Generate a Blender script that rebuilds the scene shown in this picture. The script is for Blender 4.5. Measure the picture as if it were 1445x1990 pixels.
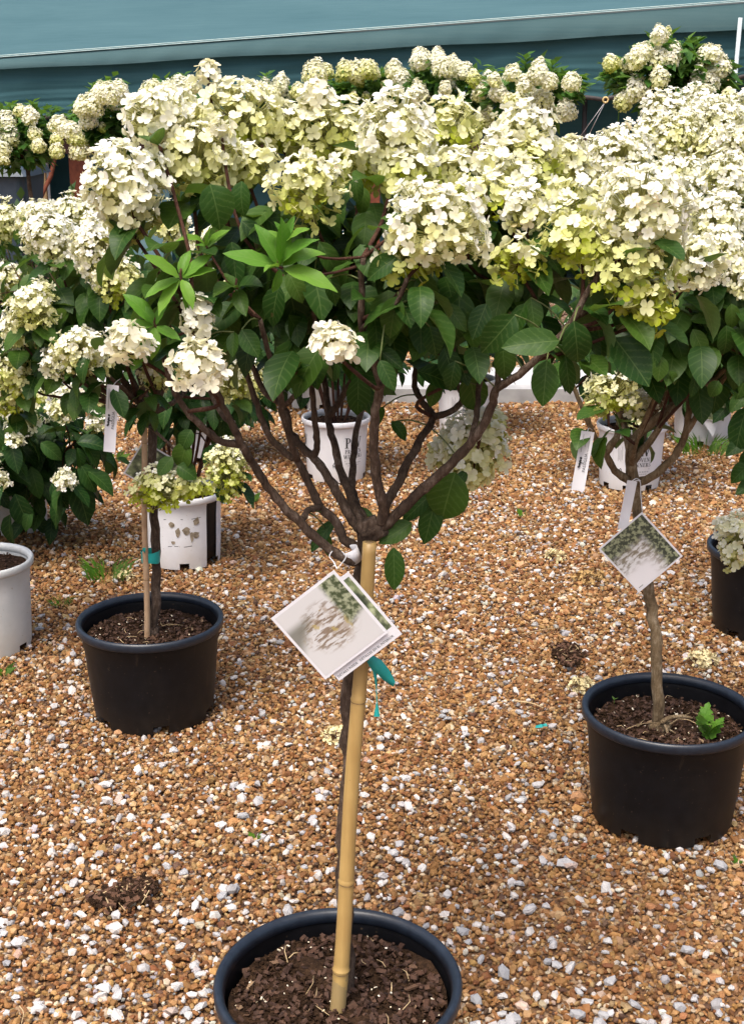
import bpy, bmesh, math, random
import numpy as np
from mathutils import Vector, Matrix, Euler

for o in list(bpy.data.objects):
    bpy.data.objects.remove(o)
scene = bpy.context.scene
COL = scene.collection
R = math.radians
rng = np.random.default_rng(11)
random.seed(11)

# ------------------------------------------------------------------ camera
CAM_Z, PITCH, FPX, IW, IH = 1.56, R(17.2), 2600.0, 1445.0, 1990.0
cam_d = bpy.data.cameras.new('camera')
cam_d.sensor_fit = 'VERTICAL'; cam_d.sensor_height = 24.0
cam_d.lens = 24.0 * FPX / IH
cam_d.clip_start = 0.05; cam_d.clip_end = 2000
cam = bpy.data.objects.new('camera', cam_d)
cam.location = (0, 0, CAM_Z); cam.rotation_euler = (R(90) - PITCH, 0, 0)
COL.objects.link(cam); scene.camera = cam

# ------------------------------------------------------------------ sky, sun, exposure
SUN_EL, SUN_AZ = R(66), R(205)          # azimuth clockwise from +Y (north)
world = bpy.data.worlds.new('World'); scene.world = world; world.use_nodes = True
wn = world.node_tree.nodes; wl = world.node_tree.links
bg = wn['Background']; bg.inputs['Strength'].default_value = 0.15
sky = wn.new('ShaderNodeTexSky'); sky.sky_type = 'NISHITA'; sky.sun_disc = False
sky.sun_elevation = SUN_EL; sky.sun_rotation = SUN_AZ
sky.air_density = 0.9; sky.dust_density = 8.0; sky.ozone_density = 1.0; sky.altitude = 100
wl.new(sky.outputs[0], bg.inputs['Color'])
sd = bpy.data.lights.new('sun', 'SUN'); sd.energy = 1.5; sd.angle = R(22); sd.color = (1.0, 0.975, 0.92)
sun = bpy.data.objects.new('sun', sd); COL.objects.link(sun)
sv = Vector((math.sin(SUN_AZ) * math.cos(SUN_EL), math.cos(SUN_AZ) * math.cos(SUN_EL), math.sin(SUN_EL)))
sun.rotation_euler = sv.to_track_quat('Z', 'Y').to_euler(); sun.location = (-2, -2, 8)
scene.view_settings.view_transform = 'Standard'; scene.view_settings.look = 'None'
scene.view_settings.gamma = 1.0; scene.view_settings.use_curve_mapping = False
scene.view_settings.exposure = 0.90
scene.render.engine = 'CYCLES'
scene.render.resolution_x, scene.render.resolution_y = 743, 1024

# ------------------------------------------------------------------ pixel -> place
_cp, _sp = math.cos(PITCH), math.sin(PITCH)
def ray(px, py):
    a = (px - IW / 2) / FPX; b = -(py - IH / 2) / FPX
    return Vector((a, _cp + b * _sp, -_sp + b * _cp))
def P(px, py, Y):                       # point on the pixel's ray at forward distance Y
    d = ray(px, py); t = Y / d.y
    return Vector((0, 0, CAM_Z)) + d * t
def G(px, py, z=0.0):                   # where the ray meets the ground
    d = ray(px, py); t = (z - CAM_Z) / d.z
    return Vector((0, 0, CAM_Z)) + d * t
def M(px, Y):                           # metres spanned by px pixels at distance Y
    return px * Y * 1.03 / FPX

# ------------------------------------------------------------------ objects
def ob(name, me, mat=None, parent=None, loc=(0, 0, 0)):
    o = bpy.data.objects.new(name, me); COL.objects.link(o)
    if mat is not None and me is not None and len(me.materials) == 0:
        me.materials.append(mat)
    o.location = loc
    if parent is not None: o.parent = parent
    return o
def tag(o, label, cat, group=None):
    o['label'] = label; o['category'] = cat
    if group: o['group'] = group
    return o
def thing(name, label, cat, loc=(0, 0, 0), group=None):
    o = bpy.data.objects.new(name, None); COL.objects.link(o); o.location = loc
    o.empty_display_size = 0.05
    return tag(o, label, cat, group)
def struct(o): o['kind'] = 'structure'; return o
def stuff(o): o['kind'] = 'stuff'; return o

class MB:
    """collects vertices and faces; build() makes one mesh"""
    def __init__(s): s.v = []; s.f = []; s.m = []
    def add(s, v, f, mi=0):
        n = len(s.v); s.v.extend([tuple(p) for p in v])
        s.f.extend([tuple(i + n for i in q) for q in f]); s.m.extend([mi] * len(f))
    def box(s, c, size, rot=None, mi=0):
        hx, hy, hz = [q / 2 for q in size]; c = Vector(c)
        vs = [Vector((x, y, z)) for x in (-hx, hx) for y in (-hy, hy) for z in (-hz, hz)]
        if rot is not None: vs = [rot @ p for p in vs]
        s.add([p + c for p in vs], [(0, 1, 3, 2), (4, 6, 7, 5), (0, 4, 5, 1), (2, 3, 7, 6), (0, 2, 6, 4), (1, 5, 7, 3)], mi)
    def tube(s, path, radii, seg=8, cap=True, mi=0, wob=0.0):
        v, f = tube_geo(path, radii, seg, cap, wob); s.add(v, f, mi)
    def lathe(s, prof, seg=64, center=(0, 0, 0), skip=None, close=False, mi=0):
        cx, cy, cz = center; n = len(prof)
        vs = [(cx + r * math.cos(2 * math.pi * k / seg), cy + r * math.sin(2 * math.pi * k / seg), cz + z)
              for (r, z) in prof for k in range(seg)]
        fs = []
        for i in range(n if close else n - 1):
            j = (i + 1) % n
            for k in range(seg):
                if skip and skip(i, k): continue
                k2 = (k + 1) % seg
                fs.append((i * seg + k, i * seg + k2, j * seg + k2, j * seg + k))
        s.add(vs, fs, mi)
    def mesh(s, name, off=(0, 0, 0), smooth=True, mats=None):
        me = bpy.data.meshes.new(name); ox, oy, oz = off
        me.from_pydata([(x - ox, y - oy, z - oz) for x, y, z in s.v], [], s.f)
        if mats:
            for q in mats: me.materials.append(q)
            me.polygons.foreach_set('material_index', s.m)
        if smooth: me.polygons.foreach_set('use_smooth', [True] * len(s.f))
        me.update()
        return me

def smooth_path(pts, sub=4):
    """Catmull-Rom through the points"""
    pts = [Vector(p) for p in pts]
    if len(pts) < 3: 
        a, b = pts[0], pts[-1]
        return [a.lerp(b, i / (sub * 2)) for i in range(sub * 2 + 1)]
    out = []
    q = [pts[0] * 2 - pts[1]] + pts + [pts[-1] * 2 - pts[-2]]
    for i in range(1, len(q) - 2):
        p0, p1, p2, p3 = q[i - 1:i + 3]
        for k in range(sub):
            t = k / sub
            out.append(0.5 * ((2 * p1) + (p2 - p0) * t + (2 * p0 - 5 * p1 + 4 * p2 - p3) * t * t + (3 * p1 - p0 - 3 * p2 + p3) * t ** 3))
    out.append(pts[-1])
    return out
def tube_geo(path, radii, seg=8, cap=True, wob=0.0):
    path = [Vector(p) for p in path]; n = len(path)
    if not hasattr(radii, '__len__'): radii = [radii] * n
    if len(radii) == 2 and n != 2: radii = [radii[0] + (radii[1] - radii[0]) * i / (n - 1) for i in range(n)]
    vs, fs = [], []
    up = None
    for i in range(n):
        t = (path[min(i + 1, n - 1)] - path[max(i - 1, 0)]).normalized()
        if up is None:
            up = t.orthogonal().normalized()
        else:
            up = (up - t * up.dot(t))
            up = up.normalized() if up.length > 1e-6 else t.orthogonal().normalized()
        sd_ = t.cross(up)
        for k in range(seg):
            a = 2 * math.pi * k / seg
            r = radii[i] * (1 + (random.uniform(-wob, wob) if wob else 0))
            vs.append(path[i] + (up * math.cos(a) + sd_ * math.sin(a)) * r)
    for i in range(n - 1):
        for k in range(seg):
            k2 = (k + 1) % seg
            fs.append((i * seg + k, i * seg + k2, (i + 1) * seg + k2, (i + 1) * seg + k))
    if cap:
        fs.append(tuple(range(seg - 1, -1, -1))); fs.append(tuple((n - 1) * seg + k for k in range(seg)))
    return vs, fs

# ------------------------------------------------------------------ materials
def mat_new(name):
    m = bpy.data.materials.new(name); m.use_nodes = True
    nt = m.node_tree; b = nt.nodes['Principled BSDF']
    return m, nt, b
def N(nt, t, **kw):
    n = nt.nodes.new(t)
    for k, v in kw.items():
        if k in ('operation', 'blend_type', 'data_type', 'attribute_name', 'attribute_type', 'feature', 'wave_type', 'bands_direction', 'interpolation_type'):
            setattr(n, k, v)
        else: n.inputs[k].default_value = v
    return n
def ramp(nt, stops, interp='LINEAR'):
    n = nt.nodes.new('ShaderNodeValToRGB'); e = n.color_ramp.elements
    n.color_ramp.interpolation = interp
    while len(e) > 1: e.remove(e[-1])
    e[0].position = stops[0][0]; e[0].color = (*stops[0][1], 1)
    for p, c in stops[1:]:
        q = e.new(p); q.color = (*c, 1)
    return n
def mixc(nt, a, b, fac, blend='MIX'):
    n = nt.nodes.new('ShaderNodeMix'); n.data_type = 'RGBA'; n.blend_type = blend
    for s, v in ((n.inputs['Factor'], fac), (n.inputs['A'], a), (n.inputs['B'], b)):
        if isinstance(v, bpy.types.NodeSocket): nt.links.new(v, s)
        elif isinstance(v, tuple): s.default_value = (*v, 1)
        else: s.default_value = v
    return n.outputs['Result']
def mth(nt, op, a, b=None, c=None):
    n = nt.nodes.new('ShaderNodeMath'); n.operation = op
    for i, v in enumerate((a, b, c)):
        if v is None: continue
        if isinstance(v, bpy.types.NodeSocket): nt.links.new(v, n.inputs[i])
        else: n.inputs[i].default_value = v
    return n.outputs[0]
def noise(nt, scale, detail=4, vec=None, rough=0.55):
    n = N(nt, 'ShaderNodeTexNoise', Scale=scale, Detail=detail, Roughness=rough)
    if vec is not None: nt.links.new(vec, n.inputs['Vector'])
    return n.outputs['Fac']
def coords(nt, which='Object'):
    return nt.nodes.new('ShaderNodeTexCoord').outputs[which]
def mapping(nt, vec, scale=(1, 1, 1), rot=(0, 0, 0), loc=(0, 0, 0)):
    n = nt.nodes.new('ShaderNodeMapping'); nt.links.new(vec, n.inputs['Vector'])
    n.inputs['Scale'].default_value = scale; n.inputs['Rotation'].default_value = rot; n.inputs['Location'].default_value = loc
    return n.outputs['Vector']
def bump(nt, b, h, strength=0.3, dist=0.002):
    n = N(nt, 'ShaderNodeBump', Strength=strength, Distance=dist)
    nt.links.new(h, n.inputs['Height']); nt.links.new(n.outputs[0], b.inputs['Normal']); return n
def simple(name, c1, c2, scale, rough=0.6, bstr=0.2, bdist=0.002, spec=0.4, detail=5):
    m, nt, b = mat_new(name); v = coords(nt)
    f = noise(nt, scale, detail, v)
    r = ramp(nt, [(0.3, c1), (0.7, c2)]); nt.links.new(f, r.inputs[0])
    nt.links.new(r.outputs[0], b.inputs['Base Color'])
    b.inputs['Roughness'].default_value = rough; b.inputs['Specular IOR Level'].default_value = spec
    if bstr: bump(nt, b, f, bstr, bdist)
    return m
def translucent(m, nt, b, colsock, fac, tint=(1, 1, 1)):
    t = nt.nodes.new('ShaderNodeBsdfTranslucent')
    c = mixc(nt, colsock, tint, 1.0, 'MULTIPLY'); nt.links.new(c, t.inputs['Color'])
    mx = nt.nodes.new('ShaderNodeMixShader'); mx.inputs[0].default_value = fac
    nt.links.new(b.outputs[0], mx.inputs[1]); nt.links.new(t.outputs[0], mx.inputs[2])
    nt.links.new(mx.outputs[0], nt.nodes['Material Output'].inputs['Surface'])

def leaf_mat(name, c1, c2, c3, trans=0.22, rough=0.42, spots=0.5):
    m, nt, b = mat_new(name)
    uv = coords(nt, 'UV')
    sx = nt.nodes.new('ShaderNodeSeparateXYZ'); nt.links.new(uv, sx.inputs[0])
    ax = mth(nt, 'ABSOLUTE', mth(nt, 'SUBTRACT', sx.outputs[0], 0.5))
    # side veins: sweep forward from the midrib
    w = mth(nt, 'SUBTRACT', sx.outputs[1], mth(nt, 'MULTIPLY', ax, 0.55))
    s = mth(nt, 'SINE', mth(nt, 'ADD', mth(nt, 'MULTIPLY', w, 44.0), mth(nt, 'MULTIPLY', noise(nt, 20, 2, coords(nt)), 5.0)))
    vein = mth(nt, 'POWER', mth(nt, 'MULTIPLY', mth(nt, 'ADD', s, 1.0), 0.5), 9.0)
    mid = mth(nt, 'LESS_THAN', ax, 0.016)
    vv = mth(nt, 'MAXIMUM', mth(nt, 'MULTIPLY', vein, 0.19), mth(nt, 'MULTIPLY', mid, 0.38))
    oi = nt.nodes.new('ShaderNodeObjectInfo')
    f = noise(nt, 9, 4, coords(nt))
    geo0 = nt.nodes.new('ShaderNodeNewGeometry')
    rnd = mth(nt, 'FRACT', mth(nt, 'ADD', oi.outputs['Random'], geo0.outputs['Random Per Island']))
    var = mth(nt, 'ADD', mth(nt, 'MULTIPLY', rnd, 0.75), mth(nt, 'MULTIPLY', f, 0.3))
    r = ramp(nt, [(0.08, c1), (0.5, c2), (0.95, c3)]); nt.links.new(var, r.inputs[0])
    pale = mixc(nt, r.outputs[0], (0.20, 0.28, 0.09), 0.55)
    c = mixc(nt, r.outputs[0], pale, vv)
    sp = noise(nt, 60, 2, coords(nt)); spm = mth(nt, 'GREATER_THAN', sp, 0.735)
    c = mixc(nt, c, (0.10, 0.06, 0.025), mth(nt, 'MULTIPLY', spm, spots))
    # greyer underside
    geo = nt.nodes.new('ShaderNodeNewGeometry')
    under = mixc(nt, c, (0.12, 0.18, 0.07), 0.5)
    c = mixc(nt, c, under, geo.outputs['Backfacing'])
    nt.links.new(c, b.inputs['Base Color'])
    b.inputs['Roughness'].default_value = rough; b.inputs['Specular IOR Level'].default_value = 0.18
    bump(nt, b, mth(nt, 'SUBTRACT', 1.0, vv), 0.35, 0.0015)
    translucent(m, nt, b, c, trans, (1.5, 1.7, 0.55))
    return m
LEAF = leaf_mat('leaf_green', (0.011, 0.037, 0.005), (0.021, 0.058, 0.008), (0.050, 0.100, 0.013))
LEAF_Y = leaf_mat('leaf_young', (0.060, 0.160, 0.018), (0.090, 0.210, 0.024), (0.140, 0.27, 0.034), 0.30, spots=0.0)
LEAF_D = leaf_mat('leaf_dark', (0.007, 0.028, 0.006), (0.013, 0.044, 0.008), (0.030, 0.075, 0.014))

def petal_mat(name, attr=True):
    m, nt, b = mat_new(name)
    if attr:
        a = N(nt, 'ShaderNodeAttribute', attribute_name='col'); c = a.outputs['Color']
    else:
        oi = nt.nodes.new('ShaderNodeObjectInfo')
        r = ramp(nt, [(0.0, (0.85, 0.85, 0.80)), (1.0, (0.82, 0.79, 0.62))]); nt.links.new(oi.outputs['Random'], r.inputs[0]); c = r.outputs[0]
    f = noise(nt, 140, 3, coords(nt))
    c = mixc(nt, c, mixc(nt, c, (0.72, 0.66, 0.45), 1.0, 'MULTIPLY'), mth(nt, 'MULTIPLY', f, 0.12))
    nt.links.new(c, b.inputs['Base Color'])
    b.inputs['Roughness'].default_value = 0.65; b.inputs['Specular IOR Level'].default_value = 0.2
    bump(nt, b, f, 0.15, 0.001)
    translucent(m, nt, b, c, 0.36, (1.0, 0.97, 0.68))
    return m
PETAL = petal_mat('petal'); PETAL_W = petal_mat('petal_white', False)

def bark_mat(name, c1, c2, c3, sc=60):
    m, nt, b = mat_new(name); v = coords(nt)
    mv = mapping(nt, v, (1, 1, 0.25))
    f = noise(nt, sc * 3.2, 8, mv, 0.75); g = noise(nt, 22, 5, v, 0.7)
    r = ramp(nt, [(0.38, c1), (0.52, c2), (0.64, c3)])
    nt.links.new(mth(nt, 'ADD', mth(nt, 'MULTIPLY', f, 0.55), mth(nt, 'MULTIPLY', g, 0.45)), r.inputs[0])
    nt.links.new(r.outputs[0], b.inputs['Base Color']); b.inputs['Roughness'].default_value = 0.85
    b.inputs['Specular IOR Level'].default_value = 0.2
    bump(nt, b, mth(nt, 'ADD', f, mth(nt, 'MULTIPLY', g, 0.8)), 1.0, 0.005)
    return m
BARK = bark_mat('bark_old', (0.030, 0.019, 0.013), (0.090, 0.060, 0.042), (0.215, 0.165, 0.13))
BARK_R = bark_mat('bark_young', (0.030, 0.012, 0.008), (0.075, 0.032, 0.020), (0.14, 0.075, 0.05))
BARK_G = bark_mat('bark_trunk', (0.07, 0.045, 0.024), (0.19, 0.135, 0.075), (0.34, 0.275, 0.19))
STEMG = simple('stem_green', (0.07, 0.10, 0.025), (0.12, 0.14, 0.045), 30, 0.6, 0)

def plastic(name, c1, c2, rough, sc=25, dirt=None, spec=0.5):
    m, nt, b = mat_new(name); v = coords(nt)
    f = noise(nt, sc, 6, v, 0.65); g = noise(nt, 5, 4, v)
    r = ramp(nt, [(0.35, c1), (0.68, c2)]); nt.links.new(f, r.inputs[0])
    c = r.outputs[0]
    if dirt:
        dm = ramp(nt, [(0.52, (0, 0, 0)), (0.72, (1, 1, 1))]); nt.links.new(g, dm.inputs[0])
        sx = nt.nodes.new('ShaderNodeSeparateXYZ'); nt.links.new(v, sx.inputs[0])
        low = mth(nt, 'SUBTRACT', 1.0, mth(nt, 'MULTIPLY', sx.outputs[2], 11.0)); low.node.use_clamp = True
        fac = mth(nt, 'MULTIPLY', mth(nt, 'ADD', mth(nt, 'MULTIPLY', dm.outputs[0], 0.4), mth(nt, 'MULTIPLY', low, 0.5)), mth(nt, 'ADD', f, 0.15))
        c = mixc(nt, c, dirt, fac)
    nt.links.new(c, b.inputs['Base Color'])
    nt.links.new(mth(nt, 'ADD', mth(nt, 'MULTIPLY', g, 0.25), rough - 0.12), b.inputs['Roughness'])
    b.inputs['Specular IOR Level'].default_value = spec
    fine = noise(nt, 160, 3, v); bump(nt, b, fine, 0.12, 0.0008)
    if dirt:      # dust specks and dried splashes
        spk = mth(nt, 'GREATER_THAN', noise(nt, 130, 2, v), 0.715); stk = mth(nt, 'GREATER_THAN', noise(nt, 38, 4, mapping(nt, v, (1, 1, 0.16))), 0.66)
        c = mixc(nt, c, tuple(q * 3.0 if q < .1 else q for q in dirt), mth(nt, 'MAXIMUM', mth(nt, 'MULTIPLY', spk, 0.55), mth(nt, 'MULTIPLY', stk, 0.16)))
        nt.links.new(c, b.inputs['Base Color'])
    return m
POT_BLACK = plastic('pot_black', (0.0030, 0.0030, 0.0038), (0.0055, 0.0055, 0.007), 0.45, 40, (0.024, 0.017, 0.011), 0.26)
RIM_BLACK = plastic('pot_rim_sky_sheen', (0.007, 0.011, 0.019), (0.013, 0.020, 0.032), 0.40, 60)  # black plastic; bluish sky reflection painted into the rim's base colour
POT_WHITE = plastic('pot_white', (0.66, 0.66, 0.69), (0.74, 0.74, 0.76), 0.45, 12, (0.38, 0.30, 0.21))
POT_GREY = plastic('pot_grey', (0.52, 0.54, 0.53), (0.62, 0.63, 0.62), 0.5, 12, (0.36, 0.29, 0.2))
INK = simple('ink_black', (0.02, 0.02, 0.022), (0.05, 0.05, 0.052), 40, 0.6, 0)
INK_G = simple('ink_grey', (0.30, 0.30, 0.31), (0.38, 0.38, 0.39), 40, 0.6, 0)
SOIL = simple('soil', (0.009, 0.005, 0.003), (0.048, 0.026, 0.014), 90, 0.95, 1.0, 0.008, 0.1, 8)
def var_mat(name, stops, rough=0.8, sc=60, b_=0.4, spec=0.25, grain=0.35):
    m, nt, b = mat_new(name); oi = nt.nodes.new('ShaderNodeObjectInfo')
    r = ramp(nt, stops); nt.links.new(oi.outputs['Random'], r.inputs[0])
    f = noise(nt, sc, 5, coords(nt))
    c = mixc(nt, r.outputs[0], mixc(nt, r.outputs[0], (0.45, 0.40, 0.35), 1.0, 'MULTIPLY'), mth(nt, 'MULTIPLY', f, grain * 2))
    nt.links.new(c, b.inputs['Base Color']); b.inputs['Roughness'].default_value = rough; b.inputs['Specular IOR Level'].default_value = spec
    bump(nt, b, f, b_, 0.002)
    return m
CHIP = var_mat('bark_chip', [(0, (0.018, 0.009, 0.006)), (0.45, (0.050, 0.023, 0.014)), (0.8, (0.085, 0.042, 0.025)), (0.95, (0.13, 0.075, 0.045)), (1, (0.32, 0.22, 0.13))])
STONE = var_mat('stone_pale', [(0, (0.36, 0.37, 0.39)), (0.5, (0.52, 0.52, 0.53)), (0.85, (0.64, 0.63, 0.61)), (0.93, (0.40, 0.17, 0.07)), (1, (0.50, 0.30, 0.16))], 0.8, 45, 0.5)
BAMBOO = None
def bamboo():
    m, nt, b = mat_new('bamboo'); v = coords(nt)
    f = noise(nt, 50, 5, mapping(nt, v, (1, 1, 0.06))); g = noise(nt, 9, 3, v)
    r = ramp(nt, [(0.36, (0.30, 0.185, 0.060)), (0.55, (0.42, 0.28, 0.10)), (0.70, (0.52, 0.38, 0.17))])
    nt.links.new(mth(nt, 'ADD', mth(nt, 'MULTIPLY', f, 0.55), mth(nt, 'MULTIPLY', g, 0.45)), r.inputs[0])
    sp = mth(nt, 'GREATER_THAN', noise(nt, 210, 2, v), 0.74)
    sz = nt.nodes.new('ShaderNodeSeparateXYZ'); nt.links.new(v, sz.inputs[0])
    soil_ = mth(nt, 'MULTIPLY', mth(nt, 'LESS_THAN', mth(nt, 'ADD', sz.outputs[2], mth(nt, 'MULTIPLY', noise(nt, 40, 4, v), 0.12)), 0.135), 0.6)
    c = mixc(nt, r.outputs[0], (0.10, 0.06, 0.025), mth(nt, 'MULTIPLY', sp, 0.7))
    c = mixc(nt, c, (0.22, 0.17, 0.09), soil_)
    nt.links.new(c, b.inputs['Base Color']); b.inputs['Roughness'].default_value = 0.42
    bump(nt, b, f, 0.15, 0.001); return m
BAMBOO = bamboo()
TEAL = plastic('teal_tape', (0.005, 0.24, 0.22), (0.01, 0.32, 0.30), 0.45, 30)
CARD = simple('card_white', (0.62, 0.62, 0.65), (0.68, 0.68, 0.71), 20, 0.45, 0)
DRY = simple('dried_petal', (0.26, 0.15, 0.05), (0.46, 0.31, 0.13), 60, 0.9, 0.2)
DRY_P = simple('dried_petal_pale', (0.55, 0.45, 0.22), (0.70, 0.62, 0.38), 60, 0.9, 0.2)

# ------------------------------------------------------------------ ground
def ground_mat():
    m, nt, b = mat_new('gravel_bed'); v = coords(nt)
    vo = N(nt, 'ShaderNodeTexVoronoi', Scale=70.0); nt.links.new(v, vo.inputs['Vector'])
    sp = nt.nodes.new('ShaderNodeSeparateColor'); nt.links.new(vo.outputs['Color'], sp.inputs[0])
    r = ramp(nt, [(0.0, (0.05, 0.022, 0.010)), (0.3, (0.12, 0.058, 0.024)), (0.6, (0.19, 0.10, 0.045)), (0.85, (0.28, 0.18, 0.10)), (1, (0.36, 0.32, 0.28))])
    nt.links.new(sp.outputs[0], r.inputs[0]); nt.links.new(r.outputs[0], b.inputs['Base Color'])
    b.inputs['Roughness'].default_value = 0.9
    bump(nt, b, mth(nt, 'SUBTRACT', 1.0, vo.outputs['Distance']), 0.8, 0.01)
    return m
mb = MB(); mb.add([(-400, -200, 0), (400, -200, 0), (400, 800, 0), (-400, 800, 0)], [(0, 1, 2, 3)])
ground = struct(ob('gravel_ground', mb.mesh('gravel_ground'), ground_mat()))
ground['label'] = 'tan and white gravel yard under all the pots'

def stone_mesh(name, seed, flat=0.62):
    r_ = np.random.default_rng(seed)
    bm = bmesh.new(); bmesh.ops.create_icosphere(bm, subdivisions=1, radius=1.0)
    planes = r_.normal(size=(7, 3)); planes /= np.linalg.norm(planes, axis=1)[:, None]
    lim = r_.uniform(0.55, 0.85, 7)
    st = np.array([1.0, r_.uniform(0.62, 0.95), flat * r_.uniform(0.8, 1.15)])
    for vtx in bm.verts:
        p = np.array(vtx.co) * r_.uniform(0.9, 1.12)
        for q, l in zip(planes, lim):
            d = p @ q
            if d > l: p = p - q * (d - l) * 0.9
        vtx.co = Vector(p * st)
    me = bpy.data.meshes.new(name); bm.to_mesh(me); bm.free()
    me.polygons.foreach_set('use_smooth', [False] * len(me.polygons)); me.update()
    return me

def inst_mat():
    m, nt, b = mat_new('pebble')
    a = N(nt, 'ShaderNodeAttribute', attribute_name='pcol', attribute_type='INSTANCER')
    f = noise(nt, 2.2, 3, coords(nt))
    c = mixc(nt, a.outputs['Color'], mixc(nt, a.outputs['Color'], (0.5, 0.42, 0.35), 1.0, 'MULTIPLY'), f)
    nt.links.new(c, b.inputs['Base Color']); b.inputs['Roughness'].default_value = 0.72
    b.inputs['Specular IOR Level'].default_value = 0.35
    return m
PEB = inst_mat()
pcoll = bpy.data.collections.new('pebble_shapes')
for i in range(8):
    me = stone_mesh('pebble_shape', 100 + i); me.materials.append(PEB)
    pcoll.objects.link(bpy.data.objects.new('pebble_shape', me))

def und(x, y):      # gentle unevenness of the bed
    return 0.0022 * np.sin(3.1 * x + 1.3 * y) + 0.0018 * np.sin(5.3 * y - 2.2 * x) + 0.0066
xs, ys, ss = [], [], []
y = 1.45
while y < 9.3:
    s = 0.0100 if y < 3.0 else 0.0100 + (y - 3.0) * 0.0019
    hw = 0.72 + 0.40 * y
    x = np.arange(-hw, hw, s)
    xs.append(x + rng.uniform(-0.5, 0.5, x.size) * s); ys.append(y + rng.uniform(-0.6, 0.6, x.size) * s); ss.append(np.full(x.size, s))
    y += s
PX, PY, PS = np.concatenate(xs), np.concatenate(ys), np.concatenate(ss)
n = PX.size
pal = np.array([(0.34, 0.175, 0.060), (0.45, 0.265, 0.108), (0.26, 0.115, 0.040), (0.54, 0.365, 0.19), (0.68, 0.56, 0.42), (0.15, 0.085, 0.05), (0.74, 0.71, 0.67), (0.46, 0.46, 0.48)])
def lf(x, y, k):    # slow variation of the mix over the yard
    return np.sin(1.7 * x + k) * np.sin(1.3 * y + 2 * k) + 0.6 * np.sin(3.7 * x - 2.9 * y + k)
base_p = np.array([0.32, 0.26, 0.14, 0.13, 0.06, 0.04, 0.03, 0.02])
vid = rng.choice(8, n, p=base_p)
pale = rng.uniform(size=n) < np.clip(0.03 + 0.04 * lf(PX, PY, 1.0), 0, 0.14)
vid[pale] = rng.choice([4, 6, 7], pale.sum())
colr = pal[vid] ** 1.06 * rng.uniform(0.58, 1.10, (n, 1)) * rng.uniform(0.93, 1.07, (n, 3))
size = PS * 0.64 * rng.lognormal(0, 0.32, n)
# larger pale chips
m2 = 9000
y2 = 1.5 + 7.5 * rng.uniform(size=m2) ** 1.15; x2 = rng.uniform(-1, 1, m2) * (0.7 + 0.4 * y2)
keep = rng.uniform(size=m2) < np.clip(0.55 + 0.30 * lf(x2, y2, 2.2), 0.08, 1.0)
x2, y2 = x2[keep], y2[keep]; m2 = x2.size
c2 = np.array([(0.56, 0.565, 0.585), (0.66, 0.65, 0.63), (0.42, 0.43, 0.45), (0.72, 0.71, 0.70)])[rng.integers(0, 4, m2)] * rng.uniform(0.85, 1.1, (m2, 1))
s2 = 0.0058 + 0.0105 * rng.uniform(size=m2) ** 2
PX = np.concatenate([PX, x2]); PY = np.concatenate([PY, y2]); colr = np.concatenate([colr, c2]); size = np.concatenate([size, s2])
n = PX.size
PZ = und(PX, PY) + rng.uniform(-0.002, 0.004, n) + np.where(np.arange(n) >= n - m2, 0.005, 0)
gm = bpy.data.meshes.new('pebbles'); gm.vertices.add(n)
gm.vertices.foreach_set('co', np.stack([PX, PY, PZ], 1).astype(np.float32).ravel())
def pattr(name, typ, key, arr):
    a = gm.attributes.new(name, typ, 'POINT'); a.data.foreach_set(key, np.ascontiguousarray(arr).ravel())
pattr('prot', 'FLOAT_VECTOR', 'vector', np.stack([rng.normal(0, 0.45, n), rng.normal(0, 0.45, n), rng.uniform(0, 6.28, n)], 1).astype(np.float32))
pattr('pscl', 'FLOAT_VECTOR', 'vector', (size[:, None] * rng.uniform(0.8, 1.25, (n, 3))).astype(np.float32))
pattr('pvid', 'INT', 'value', rng.integers(0, 8, n).astype(np.int32))
pattr('pcol', 'FLOAT_COLOR', 'color', np.concatenate([np.clip(colr, 0, 0.85), np.ones((n, 1))], 1).astype(np.float32))
gm.update()
pebbles = stuff(ob('pebbles', gm)); tag(pebbles, 'loose tan, rust and white pebbles covering the yard', 'gravel')
ng = bpy.data.node_groups.new('pebble_scatter', 'GeometryNodeTree')
ng.interface.new_socket('Geometry', in_out='INPUT', socket_type='NodeSocketGeometry')
ng.interface.new_socket('Geometry', in_out='OUTPUT', socket_type='NodeSocketGeometry')
gi = ng.nodes.new('NodeGroupInput'); go = ng.nodes.new('NodeGroupOutput')
ci = ng.nodes.new('GeometryNodeCollectionInfo'); ci.inputs['Collection'].default_value = pcoll
ci.inputs['Separate Children'].default_value = True; ci.inputs['Reset Children'].default_value = True
iop = ng.nodes.new('GeometryNodeInstanceOnPoints'); iop.inputs['Pick Instance'].default_value = True
def gattr(name, typ):
    q = ng.nodes.new('GeometryNodeInputNamedAttribute'); q.data_type = typ; q.inputs['Name'].default_value = name; return q.outputs['Attribute']
e2r = ng.nodes.new('FunctionNodeEulerToRotation'); ng.links.new(gattr('prot', 'FLOAT_VECTOR'), e2r.inputs[0])
ng.links.new(gi.outputs[0], iop.inputs['Points']); ng.links.new(ci.outputs[0], iop.inputs['Instance'])
ng.links.new(gattr('pvid', 'INT'), iop.inputs['Instance Index']); ng.links.new(e2r.outputs[0], iop.inputs['Rotation'])
ng.links.new(gattr('pscl', 'FLOAT_VECTOR'), iop.inputs['Scale']); ng.links.new(iop.outputs[0], go.inputs[0])
md = pebbles.modifiers.new('scatter', 'NODES'); md.node_group = ng

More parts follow.
